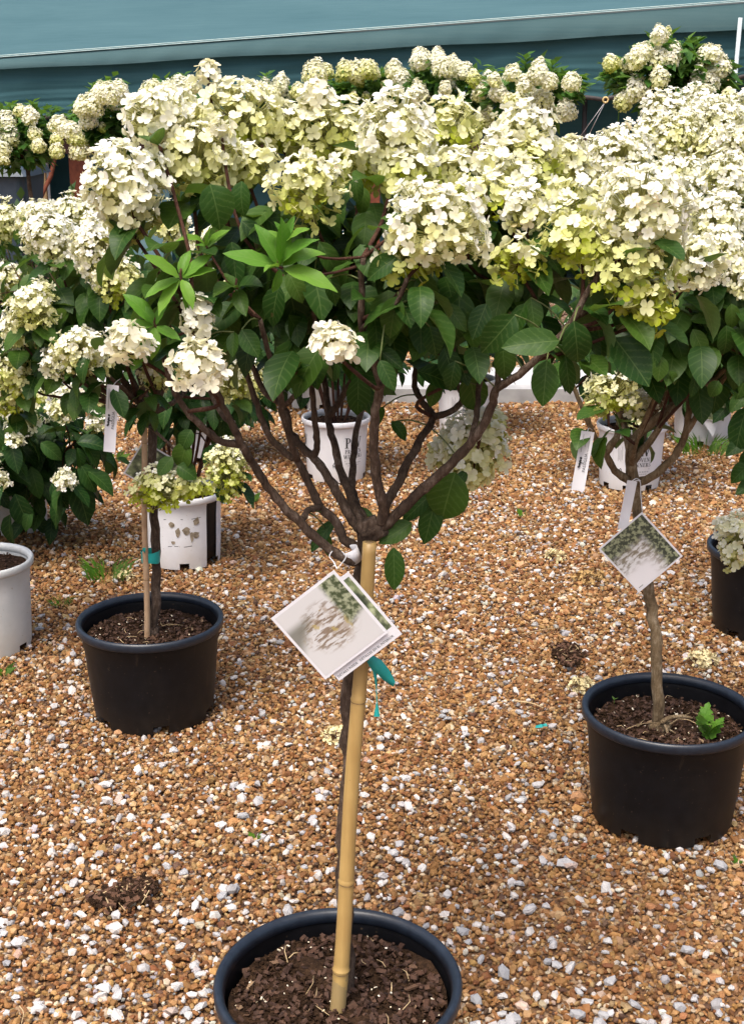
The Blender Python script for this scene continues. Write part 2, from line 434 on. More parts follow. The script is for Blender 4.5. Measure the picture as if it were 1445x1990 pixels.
# the stones one can pick out one by one
stone_shapes = [stone_mesh('stone', 300 + i, 0.55) for i in range(6)]
for me in stone_shapes: me.materials.append(STONE)
seen = [(358, 1700, 30), (205, 1530, 42), (430, 1608, 34), (472, 1588, 28), (178, 1600, 30), (8, 1620, 40), (945 / 2, 1590, 33), (150, 1577, 22), (1100, 1683, 52),
        (1125, 1552, 44), (1010, 1560, 32), (1290, 1697, 30), (1000, 1680, 22), (1105, 1685, 44), (350, 1845, 34), (203, 1925, 42), (390, 1898, 34), (100, 1970, 27),
        (345, 1920, 36), (285, 1940, 26), (312, 1815, 28), (270, 1845, 24), (370, 1795, 24), (180, 1838, 22), (20, 1900, 22), (600, 1785, 25), (630, 1787, 28), (975, 1975, 30),
        (1015, 1555, 24), (840, 1540, 16), (290, 1610, 22), (95, 1535, 25), (885, 1765, 24), (1060, 1765, 22), (1175, 1855, 22), (1275, 1805, 22), (1220, 1700, 24), (1165, 1670, 30),
        (1360, 1728, 24), (1305, 1860, 22), (1420, 1925, 24), (545, 1710, 24), (590, 1690, 26), (620, 1645, 22), (70, 1630, 22), (130, 1660, 22), (1070, 1830, 20), (800, 1930, 22),
        (470, 1165, 22), (955, 1150, 22), (835, 1195, 20), (780, 1175, 16), (125, 1410, 24), (60, 1395, 22), (85, 1345, 22), (905, 1430, 22), (860, 1395, 20), (1100, 1445, 18), (1450, 1500, 20)]
for (px, py, w) in seen:
    g = G(px, py, 0.008)
    o = ob('stone', random.choice(stone_shapes), None, ground, (g.x, g.y, 0.0135))
    s = M(w, g.y) * 0.5
    o.scale = (s, s * random.uniform(0.8, 1.0), s * random.uniform(0.75, 1.0)); o.rotation_euler = (random.gauss(0, .2), random.gauss(0, .2), random.uniform(-0.5, 0.5))
cnt = 0
while cnt < 235:
    px, py = random.uniform(-30, 1475), 1995 - 900 * random.random() ** 1.5
    g = G(px, py, 0.008)
    o = ob('stone', random.choice(stone_shapes), None, ground, (g.x, g.y, 0.0125))
    s = random.uniform(0.0095, 0.0195)
    o.scale = (s, s * random.uniform(0.75, 1.1), s * random.uniform(0.7, 1.0)); o.rotation_euler = (random.gauss(0, .3), random.gauss(0, .3), random.uniform(0, 6.3)); cnt += 1

# pale concrete edging and path behind the rows
kerbm = simple('concrete_pale', (0.26, 0.26, 0.26), (0.42, 0.42, 0.42), 8, 0.85, 0.3)
mb = MB(); mb.box((0, 7.05, 0.035), (24, 0.12, 0.09)); kerb = struct(ob('path_kerb', mb.mesh('path_kerb', smooth=False), kerbm))
mb = MB(); mb.box((0, 7.42, 0.025), (24, 0.60, 0.06)); path = struct(ob('path', mb.mesh('path', smooth=False), simple('path_pale', (0.36, 0.36, 0.36), (0.52, 0.52, 0.52), 3, 0.9, 0.2)))

# ------------------------------------------------------------------ greenhouse under teal shade cloth
def cloth_mat(name, c1, c2, trans, stripes=True):
    m, nt, b = mat_new(name); v = coords(nt)
    f = noise(nt, 3.0, 5, mapping(nt, v, (0.25, 1, 2.2))); w = noise(nt, 420, 2, mapping(nt, v, (1, 1, 0.4)))
    k = noise(nt, 26, 4, mapping(nt, v, (0.05, 1, 3)))
    r = ramp(nt, [(0.3, c1), (0.7, c2)])
    nt.links.new(mth(nt, 'ADD', mth(nt, 'MULTIPLY', f, 0.45), mth(nt, 'ADD', mth(nt, 'MULTIPLY', w, 0.25), mth(nt, 'MULTIPLY', k, 0.3))), r.inputs[0])
    nt.links.new(r.outputs[0], b.inputs['Base Color']); b.inputs['Roughness'].default_value = 0.75
    b.inputs['Specular IOR Level'].default_value = 0.25
    bump(nt, b, w, 0.3, 0.002)
    if trans: translucent(m, nt, b, r.outputs[0], trans)
    return m
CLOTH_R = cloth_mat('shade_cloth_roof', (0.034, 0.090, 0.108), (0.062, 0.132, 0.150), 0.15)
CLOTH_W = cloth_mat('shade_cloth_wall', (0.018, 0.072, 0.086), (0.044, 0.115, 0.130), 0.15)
CLOTH_I = cloth_mat('shade_cloth_inner', (0.030, 0.095, 0.108), (0.050, 0.130, 0.145), 0.1)
CLOTH_B = cloth_mat('shade_cloth_band', (0.046, 0.110, 0.125), (0.092, 0.165, 0.172), 0.2)
RUST = simple('rusty_steel', (0.10, 0.025, 0.012), (0.20, 0.055, 0.025), 30, 0.8, 0.4)
DARKS = simple('dark_steel', (0.025, 0.020, 0.020), (0.05, 0.04, 0.038), 30, 0.6, 0.2)
WOODP = simple('pale_timber', (0.30, 0.19, 0.09), (0.42, 0.28, 0.14), 20, 0.8, 0.3)
BRASS = simple('brass', (0.45, 0.33, 0.14), (0.6, 0.45, 0.2), 30, 0.35, 0)
GY = 12.0
gh = thing('greenhouse', 'large greenhouse covered in teal shade cloth behind the hydrangeas', 'greenhouse', (0, GY, 0))
def line_z(pxa, pya, pxb, pyb, Y):
    a, b_ = P(pxa, pya, Y), P(pxb, pyb, Y)
    k = (b_.z - a.z) / (b_.x - a.x)
    return lambda x: a.z + k * (x - a.x)
eave_top = line_z(0, 112, 1445, 4, GY - 0.02); eave_bot = line_z(0, 134, 1445, 54, GY - 0.06)
_hx = [P(q, 200, GY).x for q in (-2000, 85, 700, 1175, 1415, 2600)]
_hz = [P(700, q, GY).z for q in (300, 243, 216, 197, 158, 60)]
def hem(x): return float(np.interp(x, _hx, _hz))
GX0 = P(1175, 200, GY).x; GSP = P(1415, 200, GY).x - GX0
X0, X1, NX = -9.0, 9.0, 260
gxs = np.linspace(X0, X1, NX)
def sheet(rows, name, mat, parent=gh):
    mb = MB(); nr = len(rows)
    vs = [p for r_ in rows for p in r_]
    fs = [(i * NX + k, i * NX + k + 1, (i + 1) * NX + k + 1, (i + 1) * NX + k) for i in range(nr - 1) for k in range(NX - 1)]
    mb.add(vs, fs); o = ob(name, mb.mesh(name, off=(0, GY, 0)), mat, parent)
    return o
rows = []
for j in range(30):
    t = j / 29
    rows.append([(x, GY - 0.02 + 7.5 * t, eave_top(x) + 2.6 * math.sin(t * 1.35) + 0.012 * math.sin(x * 2.1 + t * 9) * (t > 0) + 0.02 * math.sin(x * 0.9 + t * 4 + 1) * t + 0.022 * math.exp(-(((x + 0.8 * t + 0.5) % 1.8 - 0.9) / 0.07) ** 2) * min(1, t * 12)) for x in gxs])
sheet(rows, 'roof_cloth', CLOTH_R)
rows = []
for j in range(9):
    t = j / 8
    rows.append([(x, GY - 0.03 - 0.025 * math.sin(t * math.pi * 0.6) - 0.005 * math.sin(x * 23 + 5 * math.sin(x * 2.3) + 2 * t) * t - 0.003 * math.sin(x * 61 + 4 * math.sin(x * 5))* t, eave_top(x) - 0.008 + (eave_bot(x) - eave_top(x)) * t + 0.006 * math.sin(x * 3.7) * t) for x in gxs])
sheet(rows, 'eave_band', CLOTH_B)
def hemz(x):
    k = (x - GX0) / GSP; f = k - math.floor(k)
    return hem(x) + 0.055 * math.sin(math.pi * f) ** 0.8
rows = []
for j in range(40):
    t = j / 39
    rows.append([(x, GY + 0.02 + 0.003 * math.sin(t * 26 + 2.5 * math.sin(x * 0.8) + x * 0.6) + 0.0035 * math.sin(t * 55 + x * 1.3 + math.sin(x * 3)) * t + 0.008 * math.sin(x * 9 + t * 3), eave_bot(x) + 0.005 + (hemz(x) - eave_bot(x)) * t) for x in gxs])
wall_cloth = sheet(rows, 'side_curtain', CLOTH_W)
rows = [[(x, GY + 0.005 - 0.012 * s_, hemz(x) + dz) for x in gxs] for s_, dz in ((0, 0.028), (1, 0.024), (1, -0.004), (0, -0.008))]
sheet(rows, 'hem_tape', DARKS, wall_cloth)
rows = [[(x, GY + 0.75 + 0.015 * math.sin(x * 2.3 + j), 0.02 + j * 0.3) for x in gxs] for j in range(8)]
sheet(rows, 'inner_wall_cloth', CLOTH_I)
mb = MB()
for dz in (0.0, 0.012):
    mb.tube([(x, GY - 0.036, eave_top(x) + 0.004 + dz) for x in gxs[::8]], 0.004, 5)
ob('eave_rope', mb.mesh('eave_rope', (0, GY, 0)), simple('rope_pale', (0.30, 0.42, 0.42), (0.42, 0.52, 0.5), 30, 0.8, 0), gh)
for k in range(-6, 8):
    x = GX0 + GSP * k
    mb = MB(); ring = [(x + 0.022 * math.cos(a), GY - 0.012, hem(x) + 0.012 + 0.022 * math.sin(a)) for a in np.linspace(0, 2 * math.pi, 15)]
    mb.tube(ring, 0.008, 6, False); ob('grommet', mb.mesh('grommet', (0, GY, 0)), BRASS, wall_cloth)
    mb = MB()
    for d in (-0.06, -0.10):
        mb.tube([(x, GY - 0.013, hem(x)), (x + d * 1.9, GY + 0.2, 1.21)], 0.0028, 5)
    ob('tie_string', mb.mesh('tie_string', (0, GY, 0)), CARD, wall_cloth)
mb = MB(); mb.box((0, GY + 0.24, 1.155), (18, 0.05, 0.13)); ob('side_rail', mb.mesh('side_rail', (0, GY, 0), False), simple('rail_brown', (0.055, 0.022, 0.016), (0.09, 0.035, 0.024), 20, 0.7, 0.2), gh)
for x in (-2.62, -5.0, -7.4, 0.0, 2.2, 4.6, 7.0):
    mb = MB(); mb.box((x, GY + 0.33, 0.55), (0.14, 0.12, 1.09)); ob('post', mb.mesh('post', (0, GY, 0), False), RUST, gh)
for x in (1.86, -3.05, -0.6, 4.2):
    mb = MB(); mb.tube([(x + 0.02, GY + 0.25, 0.05), (x, GY + 0.24, 1.60)], 0.022, 10); ob('hoop_leg', mb.mesh('hoop_leg', (0, GY, 0)), DARKS, gh)
mb = MB(); mb.box((-2.93, GY + 0.28, 0.62), (0.055, 0.05, 0.95)); ob('prop_stick', mb.mesh('prop_stick', (0, GY, 0), False), WOODP, gh)
mb = MB(); mb.tube([(-2.77, GY + 0.18, 1.32), (-2.77, GY + 0.18, 1.12), (-2.83, GY + 0.15, 0.9), (-2.92, GY + 0.1, 0.72), (-3.0, GY + 0.1, 0.4)], 0.020, 8); ob('bent_pipe', mb.mesh('bent_pipe', (0, GY, 0)), RUST, gh)
mb = MB(); mb.box((-3.35, GY + 0.5, 0.56), (0.85, 0.02, 1.08)); ob('white_panel', mb.mesh('white_panel', (0, GY, 0), False), simple('panel_white', (0.5, 0.52, 0.54), (0.6, 0.62, 0.64), 6, 0.6, 0.1), gh)
mb = MB(); mb.box((-2.62 + 0.42, GY + 0.55, 0.56), (0.7, 0.02, 1.06)); ob('clear_panel', mb.mesh('clear_panel', (0, GY, 0), False), simple('panel_blue', (0.14, 0.27, 0.31), (0.2, 0.34, 0.38), 6, 0.4, 0.1), gh)
mb = MB(); a, b_ = P(1437, 40, GY - 0.1), P(1424, 190, GY - 0.1); mb.tube([(a.x, GY - 0.1, 2.2), (b_.x - 0.02, GY - 0.1, 0.0)], 0.018, 10); ob('downpipe', mb.mesh('downpipe', (0, GY, 0)), simple('galvanised', (0.35, 0.42, 0.44), (0.5, 0.56, 0.58), 30, 0.4, 0), gh)

# wheeled bin beside the greenhouse
BINM = plastic('bin_blue_grey', (0.030, 0.048, 0.070), (0.045, 0.066, 0.092), 0.45, 20)
bx = P(-25, 360, 11.2); bz = 0.0
binn = thing('rubbish_bin', 'dark blue grey plastic wheeled bin against the greenhouse wall', 'bin', (bx.x, 11.2, 0))
def rbox(w0, d0, w1, d1, z0, z1, r_, name, mat, par):
    mb = MB(); rings = []
    for (w, d, z) in ((w0, d0, z0), ((w0 + w1) / 2, (d0 + d1) / 2, (z0 + z1) / 2), (w1, d1, z1)):
        ring = []
        for cx, cy, a0 in ((1, 1, 0), (-1, 1, 90), (-1, -1, 180), (1, -1, 270)):
            for k in range(5):
                a = R(a0 + 22.5 * k); ring.append((cx * (w / 2 - r_) + r_ * math.cos(a), cy * (d / 2 - r_) + r_ * math.sin(a), z))
        rings.append(ring)
    n_ = 20; vs = [p for q in rings for p in q]
    fs = [(i * n_ + k, i * n_ + (k + 1) % n_, (i + 1) * n_ + (k + 1) % n_, (i + 1) * n_ + k) for i in range(2) for k in range(n_)] + [tuple(range(n_ - 1, -1, -1)), tuple(range(2 * n_, 3 * n_))]
    mb.add(vs, fs); return ob(name, mb.mesh(name, smooth=False), mat, par)
rbox(0.62, 0.55, 0.80, 0.74, 0.06, 0.96, 0.06, 'body', BINM, binn)
lid = rbox(0.90, 0.84, 0.84, 0.78, 0.97, 1.03, 0.07, 'lid', BINM, binn)
rbox(0.78, 0.70, 0.60, 0.5, 1.03, 1.09, 0.07, 'lid_crown', BINM, lid)
for sx in (-1, 1):
    mb = MB(); mb.tube([(sx * 0.30, 0.24, 0.10), (sx * 0.36, 0.24, 0.10)], 0.10, 16); ob('wheel', mb.mesh('wheel', smooth=False), DARKS, binn)
mb = MB(); mb.tube(smooth_path([(-0.3, 0.40, 0.93), (-0.3, 0.47, 0.95), (0.3, 0.47, 0.95), (0.3, 0.40, 0.93)]), 0.018, 8); ob('handle', mb.mesh('handle'), BINM, binn)

# ------------------------------------------------------------------ leaves and florets
def leaf_mesh(name, width, droop, fold, tip, seed, nu=4, nv=8):
    r_ = np.random.default_rng(seed); vs, fs, uvs = [], [], []
    ph = r_.uniform(0, 6)
    for j in range(nv + 1):
        t = j / nv
        w = width * 0.5 * (math.sin(math.pi * min(1, t) ** (0.90)) ** 0.62) if 0 < t < 1 else 0.0
        w *= (1 - tip * max(0, t - 0.7) / 0.3 * 0.6)
        if j == 0: w = 0.012
        if j == nv: w = 0.004
        ang = droop * t
        yy = math.sin(ang) / droop if abs(droop) > 1e-3 else t
        zz = -(1 - math.cos(ang)) / droop if abs(droop) > 1e-3 else 0
        for i in range(nu + 1):
            u = i / nu * 2 - 1
            z = zz + fold * abs(u) * w + 0.016 * math.sin(t * 17 + ph + (2 if u > 0 else 0)) * abs(u)
            vs.append((u * w, yy, z)); uvs.append((u * 0.5 * (w / (width * 0.5)) + 0.5, t))
    for j in range(nv):
        for i in range(nu):
            a = j * (nu + 1) + i; fs.append((a, a + 1, a + nu + 2, a + nu + 1))
    me = bpy.data.meshes.new(name); me.from_pydata(vs, [], fs)
    ul = me.uv_layers.new(name='UVMap')
    ul.data.foreach_set('uv', [c for l in me.loops for c in uvs[l.vertex_index]])
    me.polygons.foreach_set('use_smooth', [True] * len(fs)); me.update()
    return me
def leaf_set(mat, width, tip):
    out = []
    for i in range(8):
        me = leaf_mesh('leaf', width * random.uniform(0.86, 1.12), random.choice([0.35, 0.6, 0.85, 1.15]) , random.uniform(0.12, 0.5), tip, i)
        me.materials.append(mat); out.append(me)
    return out
LV = leaf_set(LEAF, 0.62, 0.42); LVD = leaf_set(LEAF_D, 0.50, 0.9); LVY = leaf_set(LEAF_Y, 0.35, 0.8)

def place_leaf(parent, base, pos, d, nrm, length, meshes, me=None, width=1.0):
    """leaf blade from pos towards d, upper face towards nrm"""
    y = Vector(d).normalized(); z = Vector(nrm); z = z - y * z.dot(y)
    z = z.normalized() if z.length > 1e-4 else y.orthogonal().normalized()
    x = y.cross(z)
    m = Matrix((x, y, z)).transposed().to_4x4()
    o = ob('leaf', me or random.choice(meshes), None, parent)
    o.matrix_local = Matrix.Translation(Vector(pos) - Vector(base)) @ m @ Matrix.Diagonal((length * width, length, length, 1))
    return o

def petal_geo(q):
    if q == 0:   # near
        rowsy = [(0.0, 0.05), (0.40, 0.36), (0.80, 0.42), (1.0, 0.17)]
        vs, fs = [], []
        for k, (yy, w) in enumerate(rowsy):
            for u in (-1, 0, 1):
                vs.append((u * w, yy - (0.03 if u and k == 3 else 0), 0.16 * yy * yy + 0.05 * abs(u)))
        for k in range(3):
            for i in range(2):
                a = k * 3 + i; fs.append((a, a + 1, a + 4, a + 3))
        return vs, fs
    if q == 1:
        return [(0, 0.0, 0), (-0.40, 0.5, 0.07), (0.40, 0.5, 0.07), (-0.30, 0.94, 0.15), (0.30, 0.94, 0.15)], [(0, 2, 1), (1, 2, 4, 3)]
    return [(0, 0, 0), (0.45, 0.55, 0.05), (0, 1.0, 0.15), (-0.45, 0.55, 0.05)], [(0, 1, 2, 3)]
def floret_geo(q, seed):
    r_ = np.random.default_rng(seed); V, F = [], []
    pv, pf = petal_geo(q)
    for k in range(4):
        a = k * math.pi / 2 + r_.normal(0, 0.10); s = r_.uniform(0.88, 1.1); lift = r_.normal(0.05, 0.16); ww = r_.uniform(0.9, 1.15)
        n0 = len(V); ca, sa, cl, sl = math.cos(a), math.sin(a), math.cos(lift), math.sin(lift)
        for (x, y, z) in pv:
            x, y, z = x * s * ww, y * s, z * s + 0.012 * (k % 2)
            y, z = y * cl - z * sl, y * sl + z * cl
            V.append((x * ca - y * sa, x * sa + y * ca, z))
        F += [tuple(i + n0 for i in f) for f in pf]
    if q == 0:   # small eye
        n0 = len(V); e = 0.085
        V += [(e, 0, 0.03), (0, e, 0.03), (-e, 0, 0.03), (0, -e, 0.03), (0, 0, 0.13)]
        F += [(n0, n0 + 1, n0 + 4), (n0 + 1, n0 + 2, n0 + 4), (n0 + 2, n0 + 3, n0 + 4), (n0 + 3, n0, n0 + 4)]
    return np.array(V), F
FLO = {q: [floret_geo(q, 50 + i) for i in range(5)] for q in (0, 1, 2)}
single_florets = []
for i in range(5):
    V, F = FLO[0][i]; me = bpy.data.meshes.new('floret'); me.from_pydata(V.tolist(), [], F)
    me.polygons.foreach_set('use_smooth', [True] * len(F)); me.materials.append(PETAL_W); me.update(); single_florets.append(me)

WHT, CRM, LIM = np.array((0.89, 0.89, 0.83)), np.array((0.77, 0.77, 0.40)), np.array((0.44, 0.49, 0.10))
def frames(nrm, spin):
    z = nrm / np.linalg.norm(nrm, axis=1)[:, None]
    ref = np.where(np.abs(z[:, 2:3]) < 0.9, np.array([[0, 0, 1.0]]), np.array([[1.0, 0, 0]]))
    x = np.cross(ref, z); x /= np.linalg.norm(x, axis=1)[:, None]; y = np.cross(z, x)
    c, s = np.cos(spin)[:, None], np.sin(spin)[:, None]
    return np.stack([x * c + y * s, -x * s + y * c, z], axis=2)      # columns
def flower_head(parent, base, c, rx, rz, green, q=0, dens=1.0, fl=0.0135, ry=None, axis=(0, 0, 1), pinch=0.25, singles=0, loose=0.0, name='flower_head'):
    """panicle of four-petalled florets round centre c; green 0 white .. 1 lime"""
    ry = ry or (rx + rz) / 2
    ax = Vector(axis).normalized(); rotm = np.array(Vector((0, 0, 1)).rotation_difference(ax).to_matrix())
    area = 4 * math.pi * ((rx * ry) ** 1.6 / 3 + (rx * rz) ** 1.6 / 3 + (ry * rz) ** 1.6 / 3) ** (1 / 1.6)
    n = max(8, int(area / (fl * fl * 1.6) * dens))
    k = np.arange(n) + 0.5
    ph = np.arccos(1 - 2 * k / n); th = math.pi * (1 + 5 ** 0.5) * k
    d = np.stack([np.cos(th) * np.sin(ph), np.sin(th) * np.sin(ph), np.cos(ph)], 1) + rng.normal(0, 0.13, (n, 3))
    d /= np.linalg.norm(d, axis=1)[:, None]
    lob = 1 + 0.10 * np.sin(d[:, 0] * 4.3 + c[0] * 50) + 0.09 * np.sin(d[:, 2] * 5.1 + c[2] * 61 + d[:, 1] * 3)
    rad = lob * rng.uniform(0.80 - loose * 0.35, 1.06 + loose * 0.12, n)
    inner = rng.uniform(size=n) < (0.24 if q < 2 else 0.1); rad = np.where(inner, rad * rng.uniform(0.6, 0.85, n), rad)
    p = d * rad[:, None] * np.array([rx, ry, rz])
    sh = 1 - pinch * np.clip(p[:, 2] / rz, -1, 1)              # broader below, narrower above
    p[:, 0] *= sh; p[:, 1] *= sh
    p = p @ rotm.T; dw = d @ rotm.T
    p += np.array(c)
    nr = dw + rng.normal(0, (0.30 + loose * 0.3) if q < 2 else 0.14, (n, 3)) + np.array([0, 0, 1.0]) * rng.uniform(0.05, 0.85, (n, 1))
    fr = frames(nr, rng.uniform(0, 6.28, n)); sc = fl * rng.uniform(0.66, 1.26, n)
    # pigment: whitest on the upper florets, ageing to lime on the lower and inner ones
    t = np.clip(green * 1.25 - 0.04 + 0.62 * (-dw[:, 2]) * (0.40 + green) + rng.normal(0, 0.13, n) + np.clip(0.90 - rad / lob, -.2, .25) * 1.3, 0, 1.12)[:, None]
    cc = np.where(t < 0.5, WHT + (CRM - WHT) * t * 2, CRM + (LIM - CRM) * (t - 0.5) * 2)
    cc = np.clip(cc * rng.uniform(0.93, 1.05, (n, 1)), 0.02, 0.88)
    blush = rng.uniform(size=n) < 0.006; cc[blush] *= np.array([1.0, 0.86, 0.82])
    tv = rng.integers(0, 5, n)
    Vs, Fs, Cs, off = [], [], [], 0
    single_idx = set()
    if singles:
        single_idx = set(np.argsort(p[:, 1])[:singles].tolist())
    for vI in range(5):
        sel = np.array([i for i in np.nonzero(tv == vI)[0] if i not in single_idx], dtype=int)
        if sel.size == 0: continue
        T, F = FLO[q][vI]; nv = len(T)
        W = np.einsum('nij,vj->nvi', fr[sel], T) * sc[sel, None, None] + p[sel][:, None, :]
        Vs.append(W.reshape(-1, 3))
        ctr = np.clip(1 - np.linalg.norm(T[:, :2], axis=1) * 1.6, 0, 1)[None, :, None]
        col = cc[sel][:, None, :] * (1 - ctr * 0.45) + np.array([0.62, 0.60, 0.25]) * ctr * 0.45
        Cs.append(np.broadcast_to(col, (sel.size, nv, 3)).reshape(-1, 3))
        for s_ in range(sel.size):
            o_ = off + s_ * nv; Fs += [tuple(i + o_ for i in f) for f in F]
        off += sel.size * nv
    if q < 2:    # pedicels, thin three-sided stalks
        cn = np.array(c); root = cn + (p - cn) * rng.uniform(0.05, 0.45, (n, 1)) - np.array(ax) * rz * 0.25
        side = frames(p - root + 1e-5, np.zeros(n)); w = 0.0007 if q == 0 else 0.0009
        tri = np.array([[1, 0], [-0.5, 0.87], [-0.5, -0.87]])
        ring = np.einsum('nij,kj->nki', side[:, :, :2], tri) * w
        W = np.concatenate([root[:, None, :] + ring, (p - fr[:, :, 2] * 0.001)[:, None, :] + ring], 1)
        Vs.append(W.reshape(-1, 3)); Cs.append(np.tile(np.array([0.50, 0.50, 0.20]), (n * 6, 1)))
        for s_ in range(n):
            o_ = off + s_ * 6; Fs += [(o_, o_ + 1, o_ + 4, o_ + 3), (o_ + 1, o_ + 2, o_ + 5, o_ + 4), (o_ + 2, o_, o_ + 3, o_ + 5)]
        off += n * 6
    V = np.concatenate(Vs) - np.array(base); C = np.concatenate(Cs)
    me = bpy.data.meshes.new(name); me.from_pydata(V.tolist(), [], Fs)
    a = me.color_attributes.new('col', 'FLOAT_COLOR', 'POINT')
    a.data.foreach_set('color', np.concatenate([C, np.ones((len(C), 1))], 1).astype(np.float32).ravel())
    me.polygons.foreach_set('use_smooth', [True] * len(Fs)); me.update()
    h = ob(name, me, PETAL, parent)
    for i in single_idx:
        f = ob('floret', single_florets[int(tv[i])], None, h)
        f.matrix_local = Matrix.Translation(Vector(p[i] - np.array(base))) @ Matrix(fr[i].tolist()).to_4x4() @ Matrix.Diagonal((sc[i], sc[i], sc[i], 1))
    return h

def stem_radii(n, r0, r1, knots=0.0):
    return [(r0 + (r1 - r0) * i / (n - 1)) * (1 + (knots if (i % 4 == 2) else 0)) for i in range(n)]

class Plant:
    def __init__(s, name, label, base, cat='tree', group=None):
        s.base = Vector(base); s.root = thing(name, label, cat, base, group); s.nodes = []; s.nleaf = 0; s.joints = []
    def branch(s, pts, r0, r1, mat=None, name='branch', seg=8, sub=4, knots=0.12, joint=True, wob=0.04):
        path = smooth_path(pts, sub)
        for i in range(1, len(path) - 1):       # natural unevenness
            path[i] = path[i] + Vector((random.gauss(0, r1 * .22), random.gauss(0, r1 * .22), 0))
        mb = MB(); mb.tube(path, stem_radii(len(path), r0, r1, knots), seg, True, 0, wob)
        ob(name, mb.mesh(name, s.base), mat or BARK, s.root)
        if joint: s.joints += path[len(path) // 2:]
        return path
    def head(s, c, rx, rz, green, q=0, stem=True, src=None, down=False, leaves=True, **kw):
        c = Vector(c)
        flower_head(s.root, s.base, c, rx, rz, green, q, **kw)
        if not stem: return
        lowest = c - Vector((0, 0, rz * 0.55))
        if src is None:
            cand = [j for j in s.joints if j.z < c.z - 0.02] or s.joints
            src = min(cand, key=lambda j: (j - lowest).length + max(0, j.z - c.z + 0.08) * 3)
        L = (lowest - src).length
        mid = src.lerp(lowest, 0.5) + Vector((random.gauss(0, .02), random.gauss(0, .02), -0.10 * L if not down else 0.12 * L))
        path = s.branch([src, mid, lowest, c + Vector((0, 0, rz * 0.1))], 0.0030, 0.0017, BARK_R, 'flower_stem', 6, 4, 0.1, False)
        if leaves:
            Lp = max(2, int(L / 0.045))
            for k in range(Lp):
                t = (k + 0.5) / Lp
                i = min(len(path) - 6, int(t * (len(path) - 5)))
                if i < 1: continue
                s.nodes.append((path[i], (path[i + 1] - path[i - 1]).normalized(), 0.45 + 0.55 * t))
    def leaf(s, pos, d, nrm, L, meshes=None, me=None, width=1.0):
        s.nleaf += 1
        return place_leaf(s.root, s.base, pos, d, nrm, L, meshes or LV, me, width)
    def leafage(s, n, L, meshes=None, ctr=None, droop=0.35):
        """opposite pairs at stem nodes, up to n leaves in all"""
        meshes = meshes or LV
        if not s.nodes: return
        nodes = list(s.nodes); random.shuffle(nodes); k = 0
        ctr = ctr or s.base
        while s.nleaf < n and k < 6 * len(nodes):
            pos, tan, sz = nodes[k % len(nodes)]; k += 1
            jit = Vector((random.gauss(0, .008), random.gauss(0, .008), random.gauss(0, .012))) * (1 + k // len(nodes))
            a = random.uniform(0, math.pi)
            e1 = tan.orthogonal().normalized(); e2 = tan.cross(e1)
            for sg in (1, -1):
                if s.nleaf >= n: break
                out = (e1 * math.cos(a) + e2 * math.sin(a)) * sg
                rad = (pos - Vector((ctr.x, ctr.y, pos.z))); 
                if rad.length > 1e-3: out = out + rad.normalized() * 0.55
                d = out.normalized() + tan * 0.25 + Vector((0, 0, -droop - random.uniform(0, 0.5)))
                nrm = Vector((0, 0, 1)) + out * 0.55 + Vector((random.gauss(0, .25), random.gauss(0, .25), 0))
                s.leaf(pos + jit + d.normalized() * 0.012, d, nrm, L * random.uniform(0.72, 1.15) * (0.6 + 0.4 * sz), meshes)
    def foliage(s, n, L, ctr, rad, mat, shell=0.2, width=.58):
        """the leaves past the countable ones, joined"""
        nu, nv = 2, 5; tv, tf = [], []
        for j in range(nv + 1):
            t = j / nv; w_ = width * .5 * (math.sin(math.pi * t ** .88) ** .75 if 0 < t < 1 else .01)
            for i in range(3): tv.append(((i - 1) * w_, math.sin(.7 * t) / .7, -(1 - math.cos(.7 * t)) / .7 + .25 * abs(i - 1) * w_))
        for j in range(nv):
            for i in range(2): a = j * 3 + i; tf.append((a, a + 1, a + 4, a + 3))
        mb = MB(); ctr = Vector(ctr)
        for _ in range(n):
            v = Vector((random.gauss(0, 1), random.gauss(0, 1), random.gauss(0, 1))).normalized() * random.uniform(shell, 1.0)
            pos = ctr + Vector((v.x * rad[0], v.y * rad[1], v.z * rad[2])); d = (Vector((v.x, v.y, 0)) + Vector((random.gauss(0, .5), random.gauss(0, .5), -.4 - random.uniform(-.2, .5)))).normalized()
            z = Vector((random.gauss(0, .2), -.25, 1)) + v * .5; z = (z - d * z.dot(d)).normalized(); x = d.cross(z); l_ = L * random.uniform(.7, 1.15)
            mb.add([pos + (x * p[0] + d * p[1] + z * p[2]) * l_ for p in tv], tf)
        me = mb.mesh('foliage', s.base); ul = me.uv_layers.new(name='UVMap')
        k = len(tv); uvk = [((i - 1) * .42 + .5, j / nv) for j in range(nv + 1) for i in range(3)]
        ul.data.foreach_set('uv', [c for l in me.loops for c in uvk[l.vertex_index % k]])
        stuff(ob('foliage', me, mat, s.root))
    def fill(s, n, L, ctr, rad, meshes=None, shell=0.35, droop=0.4):
        """leaves on short hidden twigs through the crown's volume"""
        meshes = meshes or LV; ctr = Vector(ctr); twigs = MB()
        while s.nleaf < n:
            v = Vector((random.gauss(0, 1), random.gauss(0, 1), random.gauss(0, 1))).normalized() * random.uniform(shell, 1.0)
            pos = ctr + Vector((v.x * rad[0], v.y * rad[1], v.z * rad[2]))
            d = Vector((v.x, v.y, 0)) + Vector((random.gauss(0, .45), random.gauss(0, .45), -droop - random.uniform(-0.2, 0.5)))
            if s.joints:
                j = min(random.sample(s.joints, min(30, len(s.joints))), key=lambda q: (q - pos).length)
                twigs.tube([j, j.lerp(pos, 0.5) + Vector((0, 0, -0.01)), pos], [0.0022, 0.0016, 0.001], 5)
            s.leaf(pos, d, Vector((0, -0.25, 1)) + v * 0.5, L * random.uniform(0.7, 1.15), meshes)
